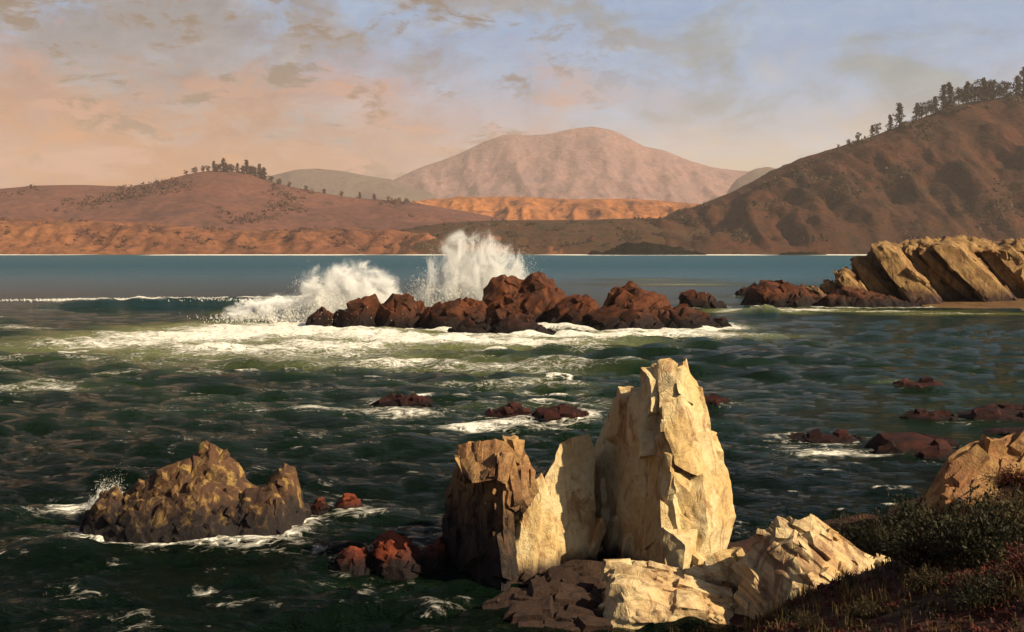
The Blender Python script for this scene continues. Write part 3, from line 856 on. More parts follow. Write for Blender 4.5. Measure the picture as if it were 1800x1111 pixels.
# --- rocks awash in the middle water
REEFS = [
    ('awash_rock', [[(648, 716), (670, 702), (705, 692), (740, 697), (765, 714)]], 49.3, 'low dark rock awash left of the pair behind the pale group', 0.9),
    ('awash_rock', [[(852, 738), (868, 716), (890, 704), (915, 708), (938, 736)]], 45.5, 'dark rock awash in foam, left one of the pair behind the pale group', 1.0),
    ('awash_rock', [[(930, 742), (945, 714), (975, 702), (1005, 705), (1045, 742)]], 44.6, 'dark reddish rock awash in foam, right one of the pair behind the pale group', 1.0),
    ('reef_rock', [[(1215, 716), (1235, 700), (1265, 697), (1300, 714)]], 49.0, 'small low reef rock just right of the tallest pale rock', 0.7),
    ('reef_rock', [[(1362, 782), (1400, 762), (1450, 757), (1495, 762), (1520, 780)]], 40.0, 'low red reef behind the white wash right of the pale rocks', 0.9),
    ('reef_rock', [[(1515, 790), (1545, 756), (1590, 748), (1650, 762), (1700, 785)], [(1570, 815), (1600, 790), (1650, 782), (1700, 800), (1720, 820)]], 38.2, 'broad dark red reef in front of the ochre boulder', 0.55),
    ('reef_rock', [[(1640, 742), (1690, 722), (1750, 712), (1830, 716), (1880, 740)]], 45.5, 'long flat dark reef at the right edge beyond the ochre boulder', 0.7),
    ('reef_rock', [[(1700, 767), (1740, 748), (1800, 744), (1850, 766)]], 41.5, 'dark red reef at the right edge between the flat reef and the ochre boulder', 0.5),
    ('reef_rock', [[(1588, 738), (1620, 726), (1660, 727), (1692, 738)]], 44.8, 'small dark red reef just behind the broad one', 0.5),
    ('reef_rock', [[(1725, 804), (1775, 782), (1830, 783), (1860, 803)]], 37.0, 'low dark reef touching the top of the ochre boulder', 0.4),
    ('reef_rock', [[(1556, 684), (1590, 664), (1640, 663), (1684, 684)]], 55.0, 'thin dark reef farthest out in the right hand bay', 0.5),
]
for i, (nm, bl, d, lab, fo) in enumerate(REEFS):
    rock(nm, [block([(q[0], max(z_[1] for z_ in b) - 0.78 * (max(z_[1] for z_ in b) - q[1])) for q in b], d - k * 1.6, None, -0.8) for k, b in enumerate(bl)], M_REEF, lab, 0.06, 1.2, 80 + i * 3, foam=fo * 0.62, foamw=0.8, facet=0.12, crack=0.05, rough=0.06, shards=(44, 0.55, (0.9, 0, 0.3), 1.6))

# --- the rock island with the breakers
ISL = [
    ('island_rock', [[(540, 566), (548, 554), (566, 549), (580, 554), (590, 567)]], 98, 'small low red rock at the left tip of the rock island', 3.0),
    ('island_rock', [[(585, 572), (605, 548), (630, 530), (650, 524), (672, 533), (690, 572)], [(660, 572), (672, 535), (695, 516), (718, 522), (748, 545), (765, 574)]], 98, 'twin humped red brown rock left of the rounded dome on the island', 7.0),
    ('island_rock', [[(740, 575), (752, 548), (785, 531), (815, 528), (845, 540), (862, 576)]], 96, 'rounded dark dome rock between twin humps and the highest island rock', 6.0),
    ('island_rock', [[(838, 570), (848, 515), (868, 490), (888, 486), (908, 497), (925, 570)], [(900, 570), (910, 498), (930, 480), (948, 478), (968, 492), (992, 520), (1010, 572)], [(870, 575), (890, 520), (940, 510), (990, 545), (1000, 575)]], 101, 'highest red brown twin peaked rock of the island beside the spray', 7.0),
    ('island_rock', [[(965, 572), (985, 535), (1010, 520), (1030, 525), (1045, 545), (1055, 574)]], 97.5, 'small steep dark rock right of the highest island rock', 4.0),
    ('island_rock', [[(850, 580), (862, 545), (885, 537), (910, 543), (940, 565), (950, 585)]], 93, 'brown sloping rock below the highest island rock', 4.0),
    ('island_rock', [[(858, 590), (875, 572), (905, 562), (945, 568), (975, 589)]], 89.5, 'wet black rock nearest the viewer in front of the island', 4.0),
    ('island_rock', [[(792, 590), (805, 575), (825, 567), (850, 575), (865, 590)]], 89.5, 'small wet dark rock left of the black front rock of the island', 3.5),
    ('island_rock', [[(1065, 572), (1072, 512), (1082, 503), (1130, 504), (1155, 515), (1185, 545), (1192, 574)]], 101, 'flat topped dark red rock on the right part of the island', 6.5),
    ('island_rock', [[(1015, 577), (1040, 552), (1070, 540), (1110, 535), (1140, 545), (1180, 577)]], 96, 'broad low dark red rock in front of the flat topped one', 5.0),
    ('island_rock', [[(1150, 576), (1170, 545), (1205, 540), (1245, 555), (1285, 573)]], 97, 'low wedge shaped rock at the right tip of the island', 5.0),
    ('offshore_rock', [[(1196, 540), (1200, 517), (1215, 514), (1240, 517), (1248, 526), (1275, 540)]], 130, 'square topped dark rock between the island and the headland', 4.0),
    ('offshore_rock', [[(1310, 536), (1325, 508), (1345, 500), (1365, 506), (1390, 506), (1405, 502), (1425, 515), (1450, 540)]], 134, 'long low dark red rock at the seaward foot of the headland', 7.0),
    ('offshore_rock', [[(1295, 520), (1303, 507), (1318, 505), (1330, 520)]], 160, 'tiny dark rock poking up behind the long low rock', 3.0),
]
for i, (nm, bl, d, lab, s) in enumerate(ISL):
    rock(nm, [block(b, d, None, -1.2) for b in bl], M_WET, lab, 0.12, s * 0.5, 120 + i * 5, foam=0.88 if nm[0] == 'i' else 0.6, foamw=2.3 if nm[0] == 'i' else 1.6, facet=0.14, crack=0.05, rough=0.07, stretch=(1, 0.9, 0.8), cells=(1.5, 3.6), shards=(24 + int(s * 9), 0.8 + 0.08 * s, (0.6, 0, 0.6), 1.5))
rock('far_islet', [block([(1050, 449), (1075, 436), (1100, 428), (1130, 426), (1165, 432), (1200, 438), (1250, 449)], 1110, 40, -3),
                   block([(1030, 449), (1038, 442), (1050, 440), (1062, 449)], 1110, 14, -3)], M_ISLET, 'low dark islet off the far shore below the hills', 1.4, 16, 201, foam=0.9, foamw=9, facet=0.1, rough=0.1)
rock('far_skerry', [block([(1360, 450), (1375, 444), (1400, 443), (1440, 444), (1460, 450)], 1100, 14, -2)], M_ISLET, 'thin dark skerry on the far shore left of the headland', 1.0, 8, 205, foam=0.8, foamw=7)

# --- the headland: tilted slabs with darker layers between them
HL = empty('rocky_headland', tuple(at(1650, 530, 140) * (1, 1, 0)))
tag(HL, 'yellow headland of steeply tilted rock slabs at the right edge', 'headland')


def child_rock(name, blocks, mat, **kw):
    o = rock(name, blocks, mat, None, **kw)
    o.parent = HL
    o.matrix_parent_inverse.identity()
    o.location = Vector(o.location) - Vector(HL.location)
    return o


rngh = np.random.default_rng(12)
SLABS = [(1396, 517, 542, 26, -0.2, 0.5), (1420, 507, 541, 28, 0.3, 0.6), (1448, 497, 540, 30, -0.4, .62), (1470, 476, 540, 26, 0.5, .8), (1500, 458, 541, 26, -0.5, .72), (1532, 427, 539, 48, 0.9, .70), (1588, 428, 537, 20, -0.7, .74), (1612, 432, 535, 24, 0.2, .95), (1640, 424, 533, 52, 1.3, .88), (1694, 434, 531, 22, -0.9, .8), (1712, 428, 531, 34, 0.2, .98), (1748, 432, 530, 44, 0.9, .84), (1800, 428, 530, 30, -0.3, .9), (1836, 425, 530, 50, 0.9, .85), (1890, 425, 530, 44, 0.2, .8)]
for i, (xt, yt, yb, wd_, pr, sl_) in enumerate(SLABS):
    run = (yb - yt) * sl_
    d0 = 133 - pr * 1.6 + i * 0.35
    pts = []
    for dd, ins in ((d0, 3), (d0 + 1.3, 0), (d0 + 9, 0)):
        j1, j2, j3 = rngh.uniform(-3, 3, 3)
        for (a, b) in ((xt + ins, yt + 4 + j1 + (9 if ins else 0)), (xt + wd_ * 0.5, yt - 1 + j2 + (6 if ins else 0)), (xt + wd_ - ins, yt + 5 + j3 + (12 if ins else 0)),
                       (xt + run * 0.45 - 4 + j1, (yt + yb) / 2), (xt + run + j1 * 2, yb + 6), (xt + run + wd_ + j2 * 3, yb + 6)):
            pts.append(tuple(float(c) for c in at(a, b, dd)))
    child_rock('slab', [pts], M_HEAD, voxel=0.16, s=2.6, seed=300 + 7 * i, facet=0.09, crack=0.05, rough=0.05, shards=[(18, 1.5, (0.75, 0, -1), 2.8), (26, 0.65, (0.75, 0, -1), 2.0)], stretch=(1, 1, 0.6), foam=0.5 if i < 8 else 0, foamw=1.6)
cap = [block([(1575 + 8, 436), (1600, 424), (1640, 420), (1690, 416), (1740, 422), (1760, 436)], 138.5, 6, 6.6),
       block([(1730, 436), (1770, 421), (1830, 417), (1900, 411), (2000, 408), (2020, 436)], 139, 6, 6.6)]
child_rock('cap_layer', cap, M_HEAD, voxel=0.2, s=2.2, seed=389, facet=0.2, crack=0.07, rough=0.08)
core = [block([(1465, 505), (1500, 470), (1530, 440), (1560, 428), (1640, 424), (1800, 424), (2000, 420), (2000, 530)], 142, 11, -1.5)]
child_rock('core', core, M_HCORE, voxel=0.4, s=4, seed=391, facet=0.1, crack=0.04, rough=0.08)
toe = [block([(1430, 545), (1440, 520), (1480, 505), (1540, 515), (1600, 530), (1660, 545)], 131, 5, -1.0)]
child_rock('foot_ledge', toe, M_WET, voxel=0.16, s=3, seed=395, facet=0.14, rough=0.1, foam=0.8, foamw=1.6)

# --- beach beside the headland
nb, mb = 60, 40
uu, vv = np.meshgrid(np.linspace(0, 1, nb), np.linspace(0, 1, mb))
bx = 38 + uu * 60
by = 112 + vv * 45
edge = 121 + 1.2 * np.sin(bx * 0.22) + (62 - np.minimum(bx, 62)) * 0.9
bz = (by - edge) * 0.055 - 0.02
bz += 0.05 * perlin(np.stack([bx.ravel() * .3, by.ravel() * .3, bx.ravel() * 0], 1)).reshape(bx.shape)
M_SAND = land_mat('wet_sand', (0.15, 0.09, 0.04125), (0.1125, 0.06375, 0.03), (0.0675, 0.0375, 0.0225), 0.25, rough=0.6)
tag(link('beach', mesh_np('beach', np.stack([bx.ravel(), by.ravel(), np.clip(bz, -1.5, 1.0).ravel()], 1), grid_faces(mb, nb)), M_SAND), kind='structure')


# ------------------------------------------------------------------ near bank on the right
def bank_edges(y):
    e1 = np.interp(y, [-40, 5, 15, 18, 20, 22, 23.5, 25, 26.5, 28, 31, 36, 60], [-6, -3, 1.6, 2.2, 2.2, 2.0, 2.0, 3.0, 6.0, 8.8, 12.0, 18, 50])
    e2 = np.interp(y, [-40, 5, 14, 16.5, 18.4, 19.3, 20.2, 22, 24, 26, 28, 31, 36, 60], [-3, -0.5, 1.6, 2.6, 3.4, 4.6, 6.3, 6.8, 7.4, 8.6, 10.2, 13.4, 19, 52])
    return e1, e2


def bank_h(x, y):
    e1, e2 = bank_edges(y)
    s1, s2 = x - e1, np.maximum(x - e2, 0)
    z = np.where(s1 > 0, 0.02 + 0.22 * (1 - np.exp(-s1 / 1.5)), -0.45 * np.abs(s1) ** 0.8 + 0.02)
    return z + 3.9 * (1 - np.exp(-s2 * 0.155)) * sstep(-0.2, 1.2, s2)


gx, gy = np.meshgrid(np.linspace(-9, 45, 160), np.linspace(-12, 46, 170))
P = np.stack([gx.ravel() * 0.7, gy.ravel() * 0.7, gx.ravel() * 0], 1)
gz = bank_h(gx, gy) + (0.16 * fbm(P, 4, 77)).reshape(gx.shape)
gz = np.maximum(gz, -2.5)
M_BANK = land_mat('bank_soil', (0.045, 0.022, 0.015), (0.03, 0.017, 0.012), (0.065, 0.026, 0.017), 0.8, bump=0.6, bdist=0.08)
tag(link('shore_bank', mesh_np('shore_bank', np.stack([gx.ravel(), gy.ravel(), gz.ravel()], 1), grid_faces(170, 160)), M_BANK), kind='structure')

# ------------------------------------------------------------------ sea (after the rocks, whose waterlines raise the foam)
srow = np.linspace(1150 ** 0.6, 9.9 ** 0.6, 500) ** (1 / 0.6)
yrow = HC * FPX / srow
yrow = np.concatenate([[-12, -4, 2, 6, 9], yrow])
u = np.concatenate([-np.geomspace(2.2, 0.66, 14), np.linspace(-0.62, 0.62, 700), np.geomspace(0.66, 2.2, 14)])
UU, YY = np.meshgrid(u, yrow)
XX = UU * (np.maximum(YY, 0) + 9)
NR, NC = XX.shape
x, y = XX.ravel(), YY.ravel()
dy = np.gradient(yrow)[:, None].repeat(NC, 1).ravel()
dx = (1.24 / 700) * (np.maximum(y, 0) + 9)
sp = np.maximum(np.abs(dy) * 0.9, dx)
rngw = np.random.default_rng(21)
h = np.zeros(len(x))
hs = np.zeros(len(x))
ha = np.full(len(x), 1e-6)
hx = np.zeros(len(x))
hy = np.zeros(len(x))
wx = x + 1.3 * perlin(np.stack([x * 0.11, y * 0.11, x * 0], 1), 2)
wy = y + 1.6 * perlin(np.stack([x * 0.10, y * 0.10, x * 0], 1), 5)
for k in range(46):
    lam = 0.42 * (9 / 0.42) ** (k / 45)
    ang = rngw.normal(0, 0.55) + (-0.12)
    kx, ky = math.sin(ang) * 2 * math.pi / lam, -math.cos(ang) * 2 * math.pi / lam
    A = 0.0175 * lam ** 0.82 * rngw.uniform(0.6, 1.3)
    A *= 0.55 if lam > 4 else (1.7 if lam < 1.4 else 1.15)
    att = np.clip(lam / (2.2 * sp) - 1, 0, 1)
    ph = kx * wx + ky * wy + rngw.uniform(0, 6.28)
    h += A * att * np.sin(ph)
    if lam < 2.4:
        hs += A * att * np.sin(ph)
        ha += (A * att) ** 2 / 2
    hx += -0.75 * A * att * math.sin(ang) * np.cos(ph) * 1.0
    hy += 0.75 * A * att * math.cos(ang) * np.cos(ph)
# patchy seas: rougher and calmer areas
patch = 0.75 + 0.5 * perlin(np.stack([x * 0.035, y * 0.025, x * 0], 1), 8)
calm = 1 - 0.55 * sstep(2, 14, x) * (1 - sstep(45, 70, y))           # sheltered water right of the pale rocks
calm = calm * (0.55 + 0.45 * sstep(28, 65, y))                           # smaller seas inshore
h *= patch * calm
hx *= patch * calm
hy *= patch * calm
chop = h / 0.13
# the breaking swell to the left of the island and the rolling water in front of it
yc = 131 + 0.05 * (x + 40) + 1.5 * np.sin(x * 0.16) + 1.2 * perlin(np.stack([x * 0.2, x * 0, x * 0], 1), 4)
env = sstep(-60, -50, x) * (1 - sstep(-26, -12, x))
q = (y - yc)
br = env * np.where(q < 0, np.exp(-(q / 2.0) ** 2), np.exp(-(q / 6.0) ** 2))
h += 0.85 * br * (1 + 0.35 * perlin(np.stack([x * 0.5, y * 0.2, x * 0], 1), 6))
# foam amount
foam = np.zeros(len(x))
aer = np.zeros(len(x))
for pts, fw, st in WATERLINE:
    lo, hi = pts.min(0) - fw * 6, pts.max(0) + fw * 6
    m = np.where((x > lo[0]) & (x < hi[0]) & (y > lo[1]) & (y < hi[1]))[0]
    if not len(m):
        continue
    d = np.full(len(m), 1e9)
    for p in pts:
        d = np.minimum(d, (x[m] - p[0]) ** 2 + ((y[m] - p[1]) * 0.8) ** 2)
    d = np.sqrt(d)
    foam[m] = np.maximum(foam[m], st * np.exp(-(d / fw) ** 1.2))
    aer[m] = np.maximum(aer[m], 0.6 * st * np.exp(-d / (fw * 2.0)) * sstep(20, 75, y[m]))


def wash(px, py, rx, ry, st):
    """patch of broken water centred where that pixel meets the sea; rx, ry in metres"""
    global foam, aer
    c = ground(px, py)
    r = ((x - c[0]) / rx) ** 2 + ((y - c[1]) / ry) ** 2
    g = np.exp(-r)
    foam = np.maximum(foam, st * g * (0.82 + 0.18 * float(c[1] > 60)))
    aer = np.maximum(aer, min(1, st * 1.1) * np.exp(-r / 2.0) * (0.12 + 0.88 * sstep(30, 80, y)))


for a in [(560, 575, 11, 8, 1.1), (470, 582, 11, 11, 1.0), (380, 590, 9, 10, 0.9), (300, 592, 9, 9, 0.82), (220, 603, 8, 8, 0.74), (420, 615, 9, 7, 0.7), (560, 612, 10, 7, 0.75), (140, 600, 7, 5, 0.5), (520, 548, 6, 6, 1.05), (640, 590, 9, 5, 0.95), (760, 598, 9, 5, 0.92), (880, 603, 9, 4.5, 0.85), (1000, 590, 8, 4, 0.9),
          (1120, 588, 8, 3, 0.85), (1250, 590, 6, 3, 0.72), (1330, 548, 5, 4, 1.05), (1420, 545, 6, 3, 0.75), (1550, 548, 9, 3, 0.62), (1700, 552, 10, 2.5, 0.55), (700, 640, 9, 5, 0.62), (850, 650, 8, 4, 0.55), (560, 625, 9, 5, 0.6), (300, 640, 8, 4, 0.45), (950, 640, 6, 3, 0.5),
          (600, 722, 3.6, 1.5, 0.85), (720, 728, 3.2, 1.6, 0.75), (830, 750, 2.6, 1.6, 1.0), (900, 745, 2.0, 1.2, 0.9), (960, 752, 1.6, 0.8, 0.75), (980, 680, 3, 1.5, 0.6), (1000, 690, 2, .8, 0.7), (520, 690, 3, 1.2, 0.5), (400, 750, 2.5, 0.8, 0.42), (560, 770, 2.5, .8, 0.45),
          (1460, 795, 2.0, 0.9, 0.95), (1540, 800, 1.4, 0.7, 0.85), (1390, 785, 1.2, .5, 0.7), (1690, 745, 2, .7, 0.55), (1600, 668, 2.5, .8, 0.6), (1270, 710, 1.8, .6, 0.6),
          (125, 890, 0.9, 1.0, 0.95), (180, 935, 1.2, 0.7, 0.9), (60, 900, 1.1, 0.9, 0.6), (310, 945, 1.0, 0.35, 0.8), (100, 960, 1.2, .5, 0.62), (440, 945, 0.9, .3, 0.6), (650, 905, 0.8, .4, 0.7), (600, 935, 1.2, .3, 0.55), (520, 930, .8, .4, .55), (580, 1020, 0.7, .3, 0.7), (700, 1022, 0.9, .25, 0.6),
          (1100, 447.6, 120, 26, 0.9), (300, 447.4, 400, 20, 1.1), (1330, 447.4, 150, 20, 1.0), (900, 447.4, 300, 16, 0.9), (1200, 500, 14, 9, 0.42), (1150, 492, 10, 7, 0.40)]:
    wash(*a)
foam = np.maximum(foam, br ** 1.0 * 1.05 * sstep(-0.6, 1.6, q) * sstep(0.15, 0.5, br))
# far surf line on the opposite shore
foam = np.maximum(foam, 1.1 * sstep(1030, 1075, y) * sstep(-0.5, 0.35, perlin(np.stack([x * 0.012, y * 0.0, x * 0], 1), 15) + 0.25))
# whitecaps on the steeper crests
sharp = hs / np.sqrt(ha)
gust = perlin(np.stack([x * 0.10, y * 0.08, x * 0], 1), 12)
cap = sstep(1.0, 2.4, sharp) * sstep(-0.25, 0.45, gust) * (1 - 0.7 * sstep(5, 22, x)) * (1 - sstep(100, 170, y))
foam = np.maximum(foam, 0.74 * cap)
foam = foam * (1 + 0.12 * np.clip(chop, -1.5, 1.5) * (foam < 0.95))
streak = fbm(np.stack([x * 0.09, y * 0.22, x * 0], 1), 3, 33)
mid = sstep(34, 55, y) * (1 - sstep(110, 150, y)) * (1 - 0.6 * sstep(8, 25, x))
foam = np.maximum(foam, mid * 0.54 * sstep(-0.1, 0.55, streak))
fleck = fbm(np.stack([x * 0.45, y * 0.9, x * 0], 1), 3, 35)
foam = np.maximum(foam, 0.42 * sstep(0.15, 0.6, fleck) * (1 - sstep(60, 90, y)) * (1 - 0.5 * sstep(4, 10, x)))
aer = np.maximum(aer, mid * (0.22 + 0.25 * streak))
aer = np.maximum(aer, (0.17 + 0.14 * streak) * sstep(30, 48, y) * (1 - sstep(95, 140, y)))
lump = fbm(np.stack([x * 0.9, y * 0.7, x * 0], 1), 3, 44)
hf = np.clip(foam, 0, 1) ** 1.5 * np.clip(0.16 + 0.22 * lump, -0.1, 0.6) * np.clip(sp * 0 + 1, 0, 1) * np.where(y > 60, 0.7, 0.35)
h += hf
cE = ground(1338, 552)
h += 0.9 * np.exp(-((x - cE[0]) / 2.2) ** 2 - ((y - cE[1]) / 2.0) ** 2) * (0.8 + 0.4 * lump)
h = h + 0.7 * np.clip(h - hf, 0, 0.4) ** 2          # peaked crests
V = np.stack([x + hx, y + hy, h], 1)

m, t = newmat('sea_water')
pos = t.n('ShaderNodeNewGeometry').outputs['Position']
fo = t.n('ShaderNodeAttribute', None, attribute_name='foam').outputs['Fac']
ae = t.n('ShaderNodeAttribute', None, attribute_name='aeration').outputs['Fac']
pw = t.n('ShaderNodeVectorMath', {0: pos, 1: t.n('ShaderNodeVectorMath', {0: t.n('ShaderNodeTexNoise', {'Vector': pos, 'Scale': 0.7, 'Detail': 4.0}).outputs['Color'], 1: (1.6, 1.6, 0)}, operation='MULTIPLY').outputs[0]}, operation='ADD').outputs[0]
fs = t.scale(pw, (0.5, 1.0, 1.0))
v1 = t.n('ShaderNodeTexVoronoi', {'Vector': fs, 'Scale': 1.7}, feature='DISTANCE_TO_EDGE').outputs[0]
v2 = t.n('ShaderNodeTexVoronoi', {'Vector': fs, 'Scale': 4.6}, feature='DISTANCE_TO_EDGE').outputs[0]
lace = t.math('MAXIMUM', t.rng(v1, 0, 0.30, 1, 0), t.math('MULTIPLY', t.rng(v2, 0, 0.28, 1, 0), 0.85))
fn = t.noise(fs, 1.5, 8, 0.72, 0.6)
fn2 = t.noise(fs, 7.0, 5, 0.65)
fn3 = t.noise(fs, 4.6, 8, 0.74, 0.8)
near = t.rng(t.n('ShaderNodeSeparateXYZ', {0: pos}).outputs[1], 30, 85, 1, 0)
fn = t.mix(t.math('ADD', 0.25, t.math('MULTIPLY', near, 0.6)), fn, fn3)
pat = t.math('ADD', t.math('MULTIPLY', lace, 0.26), t.math('ADD', t.math('MULTIPLY', t.rng(fn, 0.28, 0.72), 0.54), t.math('MULTIPLY', t.rng(fn2, 0.3, 0.7), 0.20)))
ff = t.rng(t.math('ADD', pat, t.math('MULTIPLY', fo, 0.92)), 0.95, 1.24, 0, 1, True)
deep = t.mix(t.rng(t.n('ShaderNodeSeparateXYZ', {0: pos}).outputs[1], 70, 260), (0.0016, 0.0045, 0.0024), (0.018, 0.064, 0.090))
gn = t.noise(pos, 0.35, 4, 0.6)
wcol = t.mix(t.math('MULTIPLY', t.rng(ae, 0.25, 0.95), t.rng(gn, 0.25, 0.7, 0.45, 1)), t.mix(t.rng(ae, 0.0, 0.30, 0, 1), deep, (0.006, 0.0165, 0.0065)), (0.27, 0.28, 0.095))
fcol = t.mix(t.rng(fn2, 0.35, 0.65), (0.64, 0.61, 0.50), (0.74, 0.72, 0.65))
col = t.mix(ff, wcol, fcol)
b1 = t.noise(t.scale(pos, (0.55, 1.0, 1)), 2.4, 5, 0.6, 0.6)
b2 = t.noise(t.scale(pos, (0.55, 1.0, 1)), 9.0, 4, 0.6, 0.4)
hh = t.math('ADD', t.math('MULTIPLY', b1, 1.0), t.math('ADD', t.math('MULTIPLY', b2, 0.22), t.math('MULTIPLY', ff, 0.5)))
bp = t.n('ShaderNodeBump', {'Strength': 1.0, 'Distance': 0.32, 'Height': hh})
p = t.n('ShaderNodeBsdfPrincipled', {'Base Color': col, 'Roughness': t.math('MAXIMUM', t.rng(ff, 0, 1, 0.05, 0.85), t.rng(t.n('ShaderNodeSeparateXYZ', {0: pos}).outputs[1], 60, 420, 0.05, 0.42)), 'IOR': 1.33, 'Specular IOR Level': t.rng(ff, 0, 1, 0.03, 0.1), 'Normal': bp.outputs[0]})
t.n('ShaderNodeOutputMaterial', {'Surface': p.outputs[0]})
sea = link('sea_water', mesh_np('sea_water', V, grid_faces(NR, NC)[:, ::-1], True, {'foam': np.clip(foam, 0, 1.2), 'aeration': np.clip(aer, 0, 1)}), m)
tag(sea, kind='structure')

# ------------------------------------------------------------------ spray: thrown droplets
m, t = newmat('spray_droplets')
df = t.n('ShaderNodeBsdfDiffuse', {'Color': (0.75, 0.74, 0.69, 1)})
tl = t.n('ShaderNodeBsdfTranslucent', {'Color': (0.75, 0.75, 0.72, 1)})
mx = t.n('ShaderNodeMixShader', {0: 0.45, 1: df.outputs[0], 2: tl.outputs[0]})
t.n('ShaderNodeOutputMaterial', {'Surface': mx.outputs[0]})
M_SPRAY = m
TET = np.array([(1, 1, 1), (1, -1, -1), (-1, 1, -1), (-1, -1, 1)], float) / 1.732
TF = np.array([(0, 1, 2), (0, 3, 1), (0, 2, 3), (1, 3, 2)])


def droplets(C, S, rng, A=None):
    n = len(C)
    q = rng.normal(size=(n, 3, 3))
    q, _ = np.linalg.qr(q)
    L = np.einsum('vk,nkj->nvj', TET, q) * S[:, None, None]
    if A is not None:                      # drawn out along the flight path
        L = L + (np.einsum('nvj,nj->nv', L, A) * 2.2)[:, :, None] * A[:, None, :]
    V = C[:, None, :] + L
    F = (np.arange(n)[:, None, None] * 4 + TF[None]).reshape(-1, 3)
    return V.reshape(-1, 3), F


def plume(name, label, base, width, depth, height, n, size, seed, jets=70, lean=0.0, spread=0.35, fill=0.35):
    rng = np.random.default_rng(seed)
    b = np.array(base)
    J = rng.normal(0, 1, (jets, 2)) * (width * 0.32, depth * 0.4)
    top = height * np.exp(-(J[:, 0] / (width * 0.42)) ** 2) * rng.uniform(0.2, 1.15, jets)
    dirx = J[:, 0] / width * spread * 2.2 + rng.normal(0, spread * 0.45, jets) + lean
    diry = rng.normal(0, spread * 0.5, jets)
    k = rng.integers(0, jets, n)
    f = rng.beta(1.15, 1.7, n) * rng.uniform(0.8, 1.08, n)
    hgt = top[k] * f
    wob = 0.05 * height + 0.10 * hgt
    C = np.stack([b[0] + J[k, 0] + dirx[k] * hgt, b[1] + J[k, 1] + diry[k] * hgt, b[2] + hgt], 1)
    C += rng.normal(0, 1, (n, 3)) * wob[:, None] * (0.55, 0.55, 0.5)
    m = int(n * fill)
    a = rng.normal(0, 1, (m, 3)) * (width * 0.36, depth * 0.5, 0)
    a[:, 2] = np.abs(rng.normal(0, height * 0.28, m)) * np.exp(-(a[:, 0] / (width * 0.55)) ** 2)
    C = np.concatenate([C, b + a])
    C[:, 2] = np.maximum(C[:, 2], 0.02)
    S = size * rng.lognormal(0, 0.35, len(C)) * np.clip(1.2 - 1.0 * (C[:, 2] - b[2]) / height, 0.4, 1.2)
    A = np.stack([np.concatenate([dirx[k], rng.normal(0, .5, m)]), np.concatenate([diry[k], rng.normal(0, .5, m)]), np.ones(len(C))], 1)
    A += rng.normal(0, 0.25, A.shape)
    A /= np.linalg.norm(A, axis=1)[:, None]
    o = link(name, mesh_np(name, *droplets(C, S, rng, A), False), M_SPRAY)
    return tag(o, label, 'spray', kind='stuff')


b = at(838, 540, 106)
plume('sea_spray', 'tall white burst of spray behind the highest island rock', (b[0], 106, 0.6), 11, 4, 9.6, 30000, 0.024, 1, 70, 0.02, 0.36, 0.5)
b = at(740, 540, 104)
plume('sea_spray', 'low white spray between the two bursts at the island', (b[0], 104, 0.2), 7, 4, 3.4, 6000, 0.030, 11, 50)
b = at(600, 552, 103)
plume('sea_spray', 'broad white burst of spray at the left end of the island', (b[0], 103, 0.2), 10.5, 5, 6.4, 15000, 0.023, 2, 70, 0.0, 0.36, 0.6)
b = at(520, 545, 110)
plume('sea_spray', 'low white surf spray left of the island along the breaking wave', (b[0], 110, 0.2), 8, 6, 1.9, 12000, 0.028, 3, 80, 0.0, 0.4, 0.7)
b = at(200, 850, 28.0)
plume('sea_spray', 'small splash of spray at the left end of the lumpy foreground rock', (b[0] - 0.1, 28.0, 0.3), 0.9, 0.5, 1.1, 5000, 0.007, 4, 30)
b = at(180, 535, 131)
plume('sea_spray', 'thin white spray along the crest of the left breaking wave', (b[0], 131.5, 0.75), 15, 1.5, 0.35, 4000, 0.035, 5, 120)
b = at(330, 535, 133)
plume('sea_spray', 'spray blown off the breaking crest nearest the left burst', (b[0], 132.5, 0.75), 14, 1.5, 0.45, 4000, 0.035, 6, 120)



def mist(label, c, r, dens, seed):
    """drifting fine spray too small to be drops: a lumpy cloud of even white scatterers"""
    bm = bmesh.new()
    bmesh.ops.create_icosphere(bm, subdivisions=3, radius=1.0)
    me = bpy.data.meshes.new('spray_mist')
    bm.to_mesh(me)
    bm.free()
    m, t = newmat('spray_mist')
    p = t.n('ShaderNodeTexCoord').outputs['Object']
    rr = t.n('ShaderNodeVectorMath', {0: p}, operation='LENGTH').outputs['Value']
    pp = t.n('ShaderNodeVectorMath', {0: t.scale(p, (1.15, 1.0, 0.75)), 1: (seed * 3.1, 0, 0)}, operation='ADD').outputs[0]
    nz = t.noise(pp, 3.0, 6, 0.7, 0.8)
    z = t.n('ShaderNodeSeparateXYZ', {0: p}).outputs[2]
    q = t.math('ADD', t.math('ADD', rr, t.math('MULTIPLY', z, 0.15)), t.math('MULTIPLY', t.math('SUBTRACT', nz, 0.5), -3.4))
    d = t.rng(q, 0.85, 0.1, 0, dens, True)
    d = t.math('MULTIPLY', d, t.rng(rr, 0.8, 1.0, 1, 0))
    pv = t.n('ShaderNodeVolumePrincipled', {'Color': (0.97, 0.97, 0.95, 1), 'Density': d, 'Anisotropy': -0.25})
    t.n('ShaderNodeOutputMaterial', {'Volume': pv.outputs[0]})
    o = link('spray_mist', me, m)
    o.location = c
    o.scale = r
    tag(o, label, 'spray', kind='stuff')


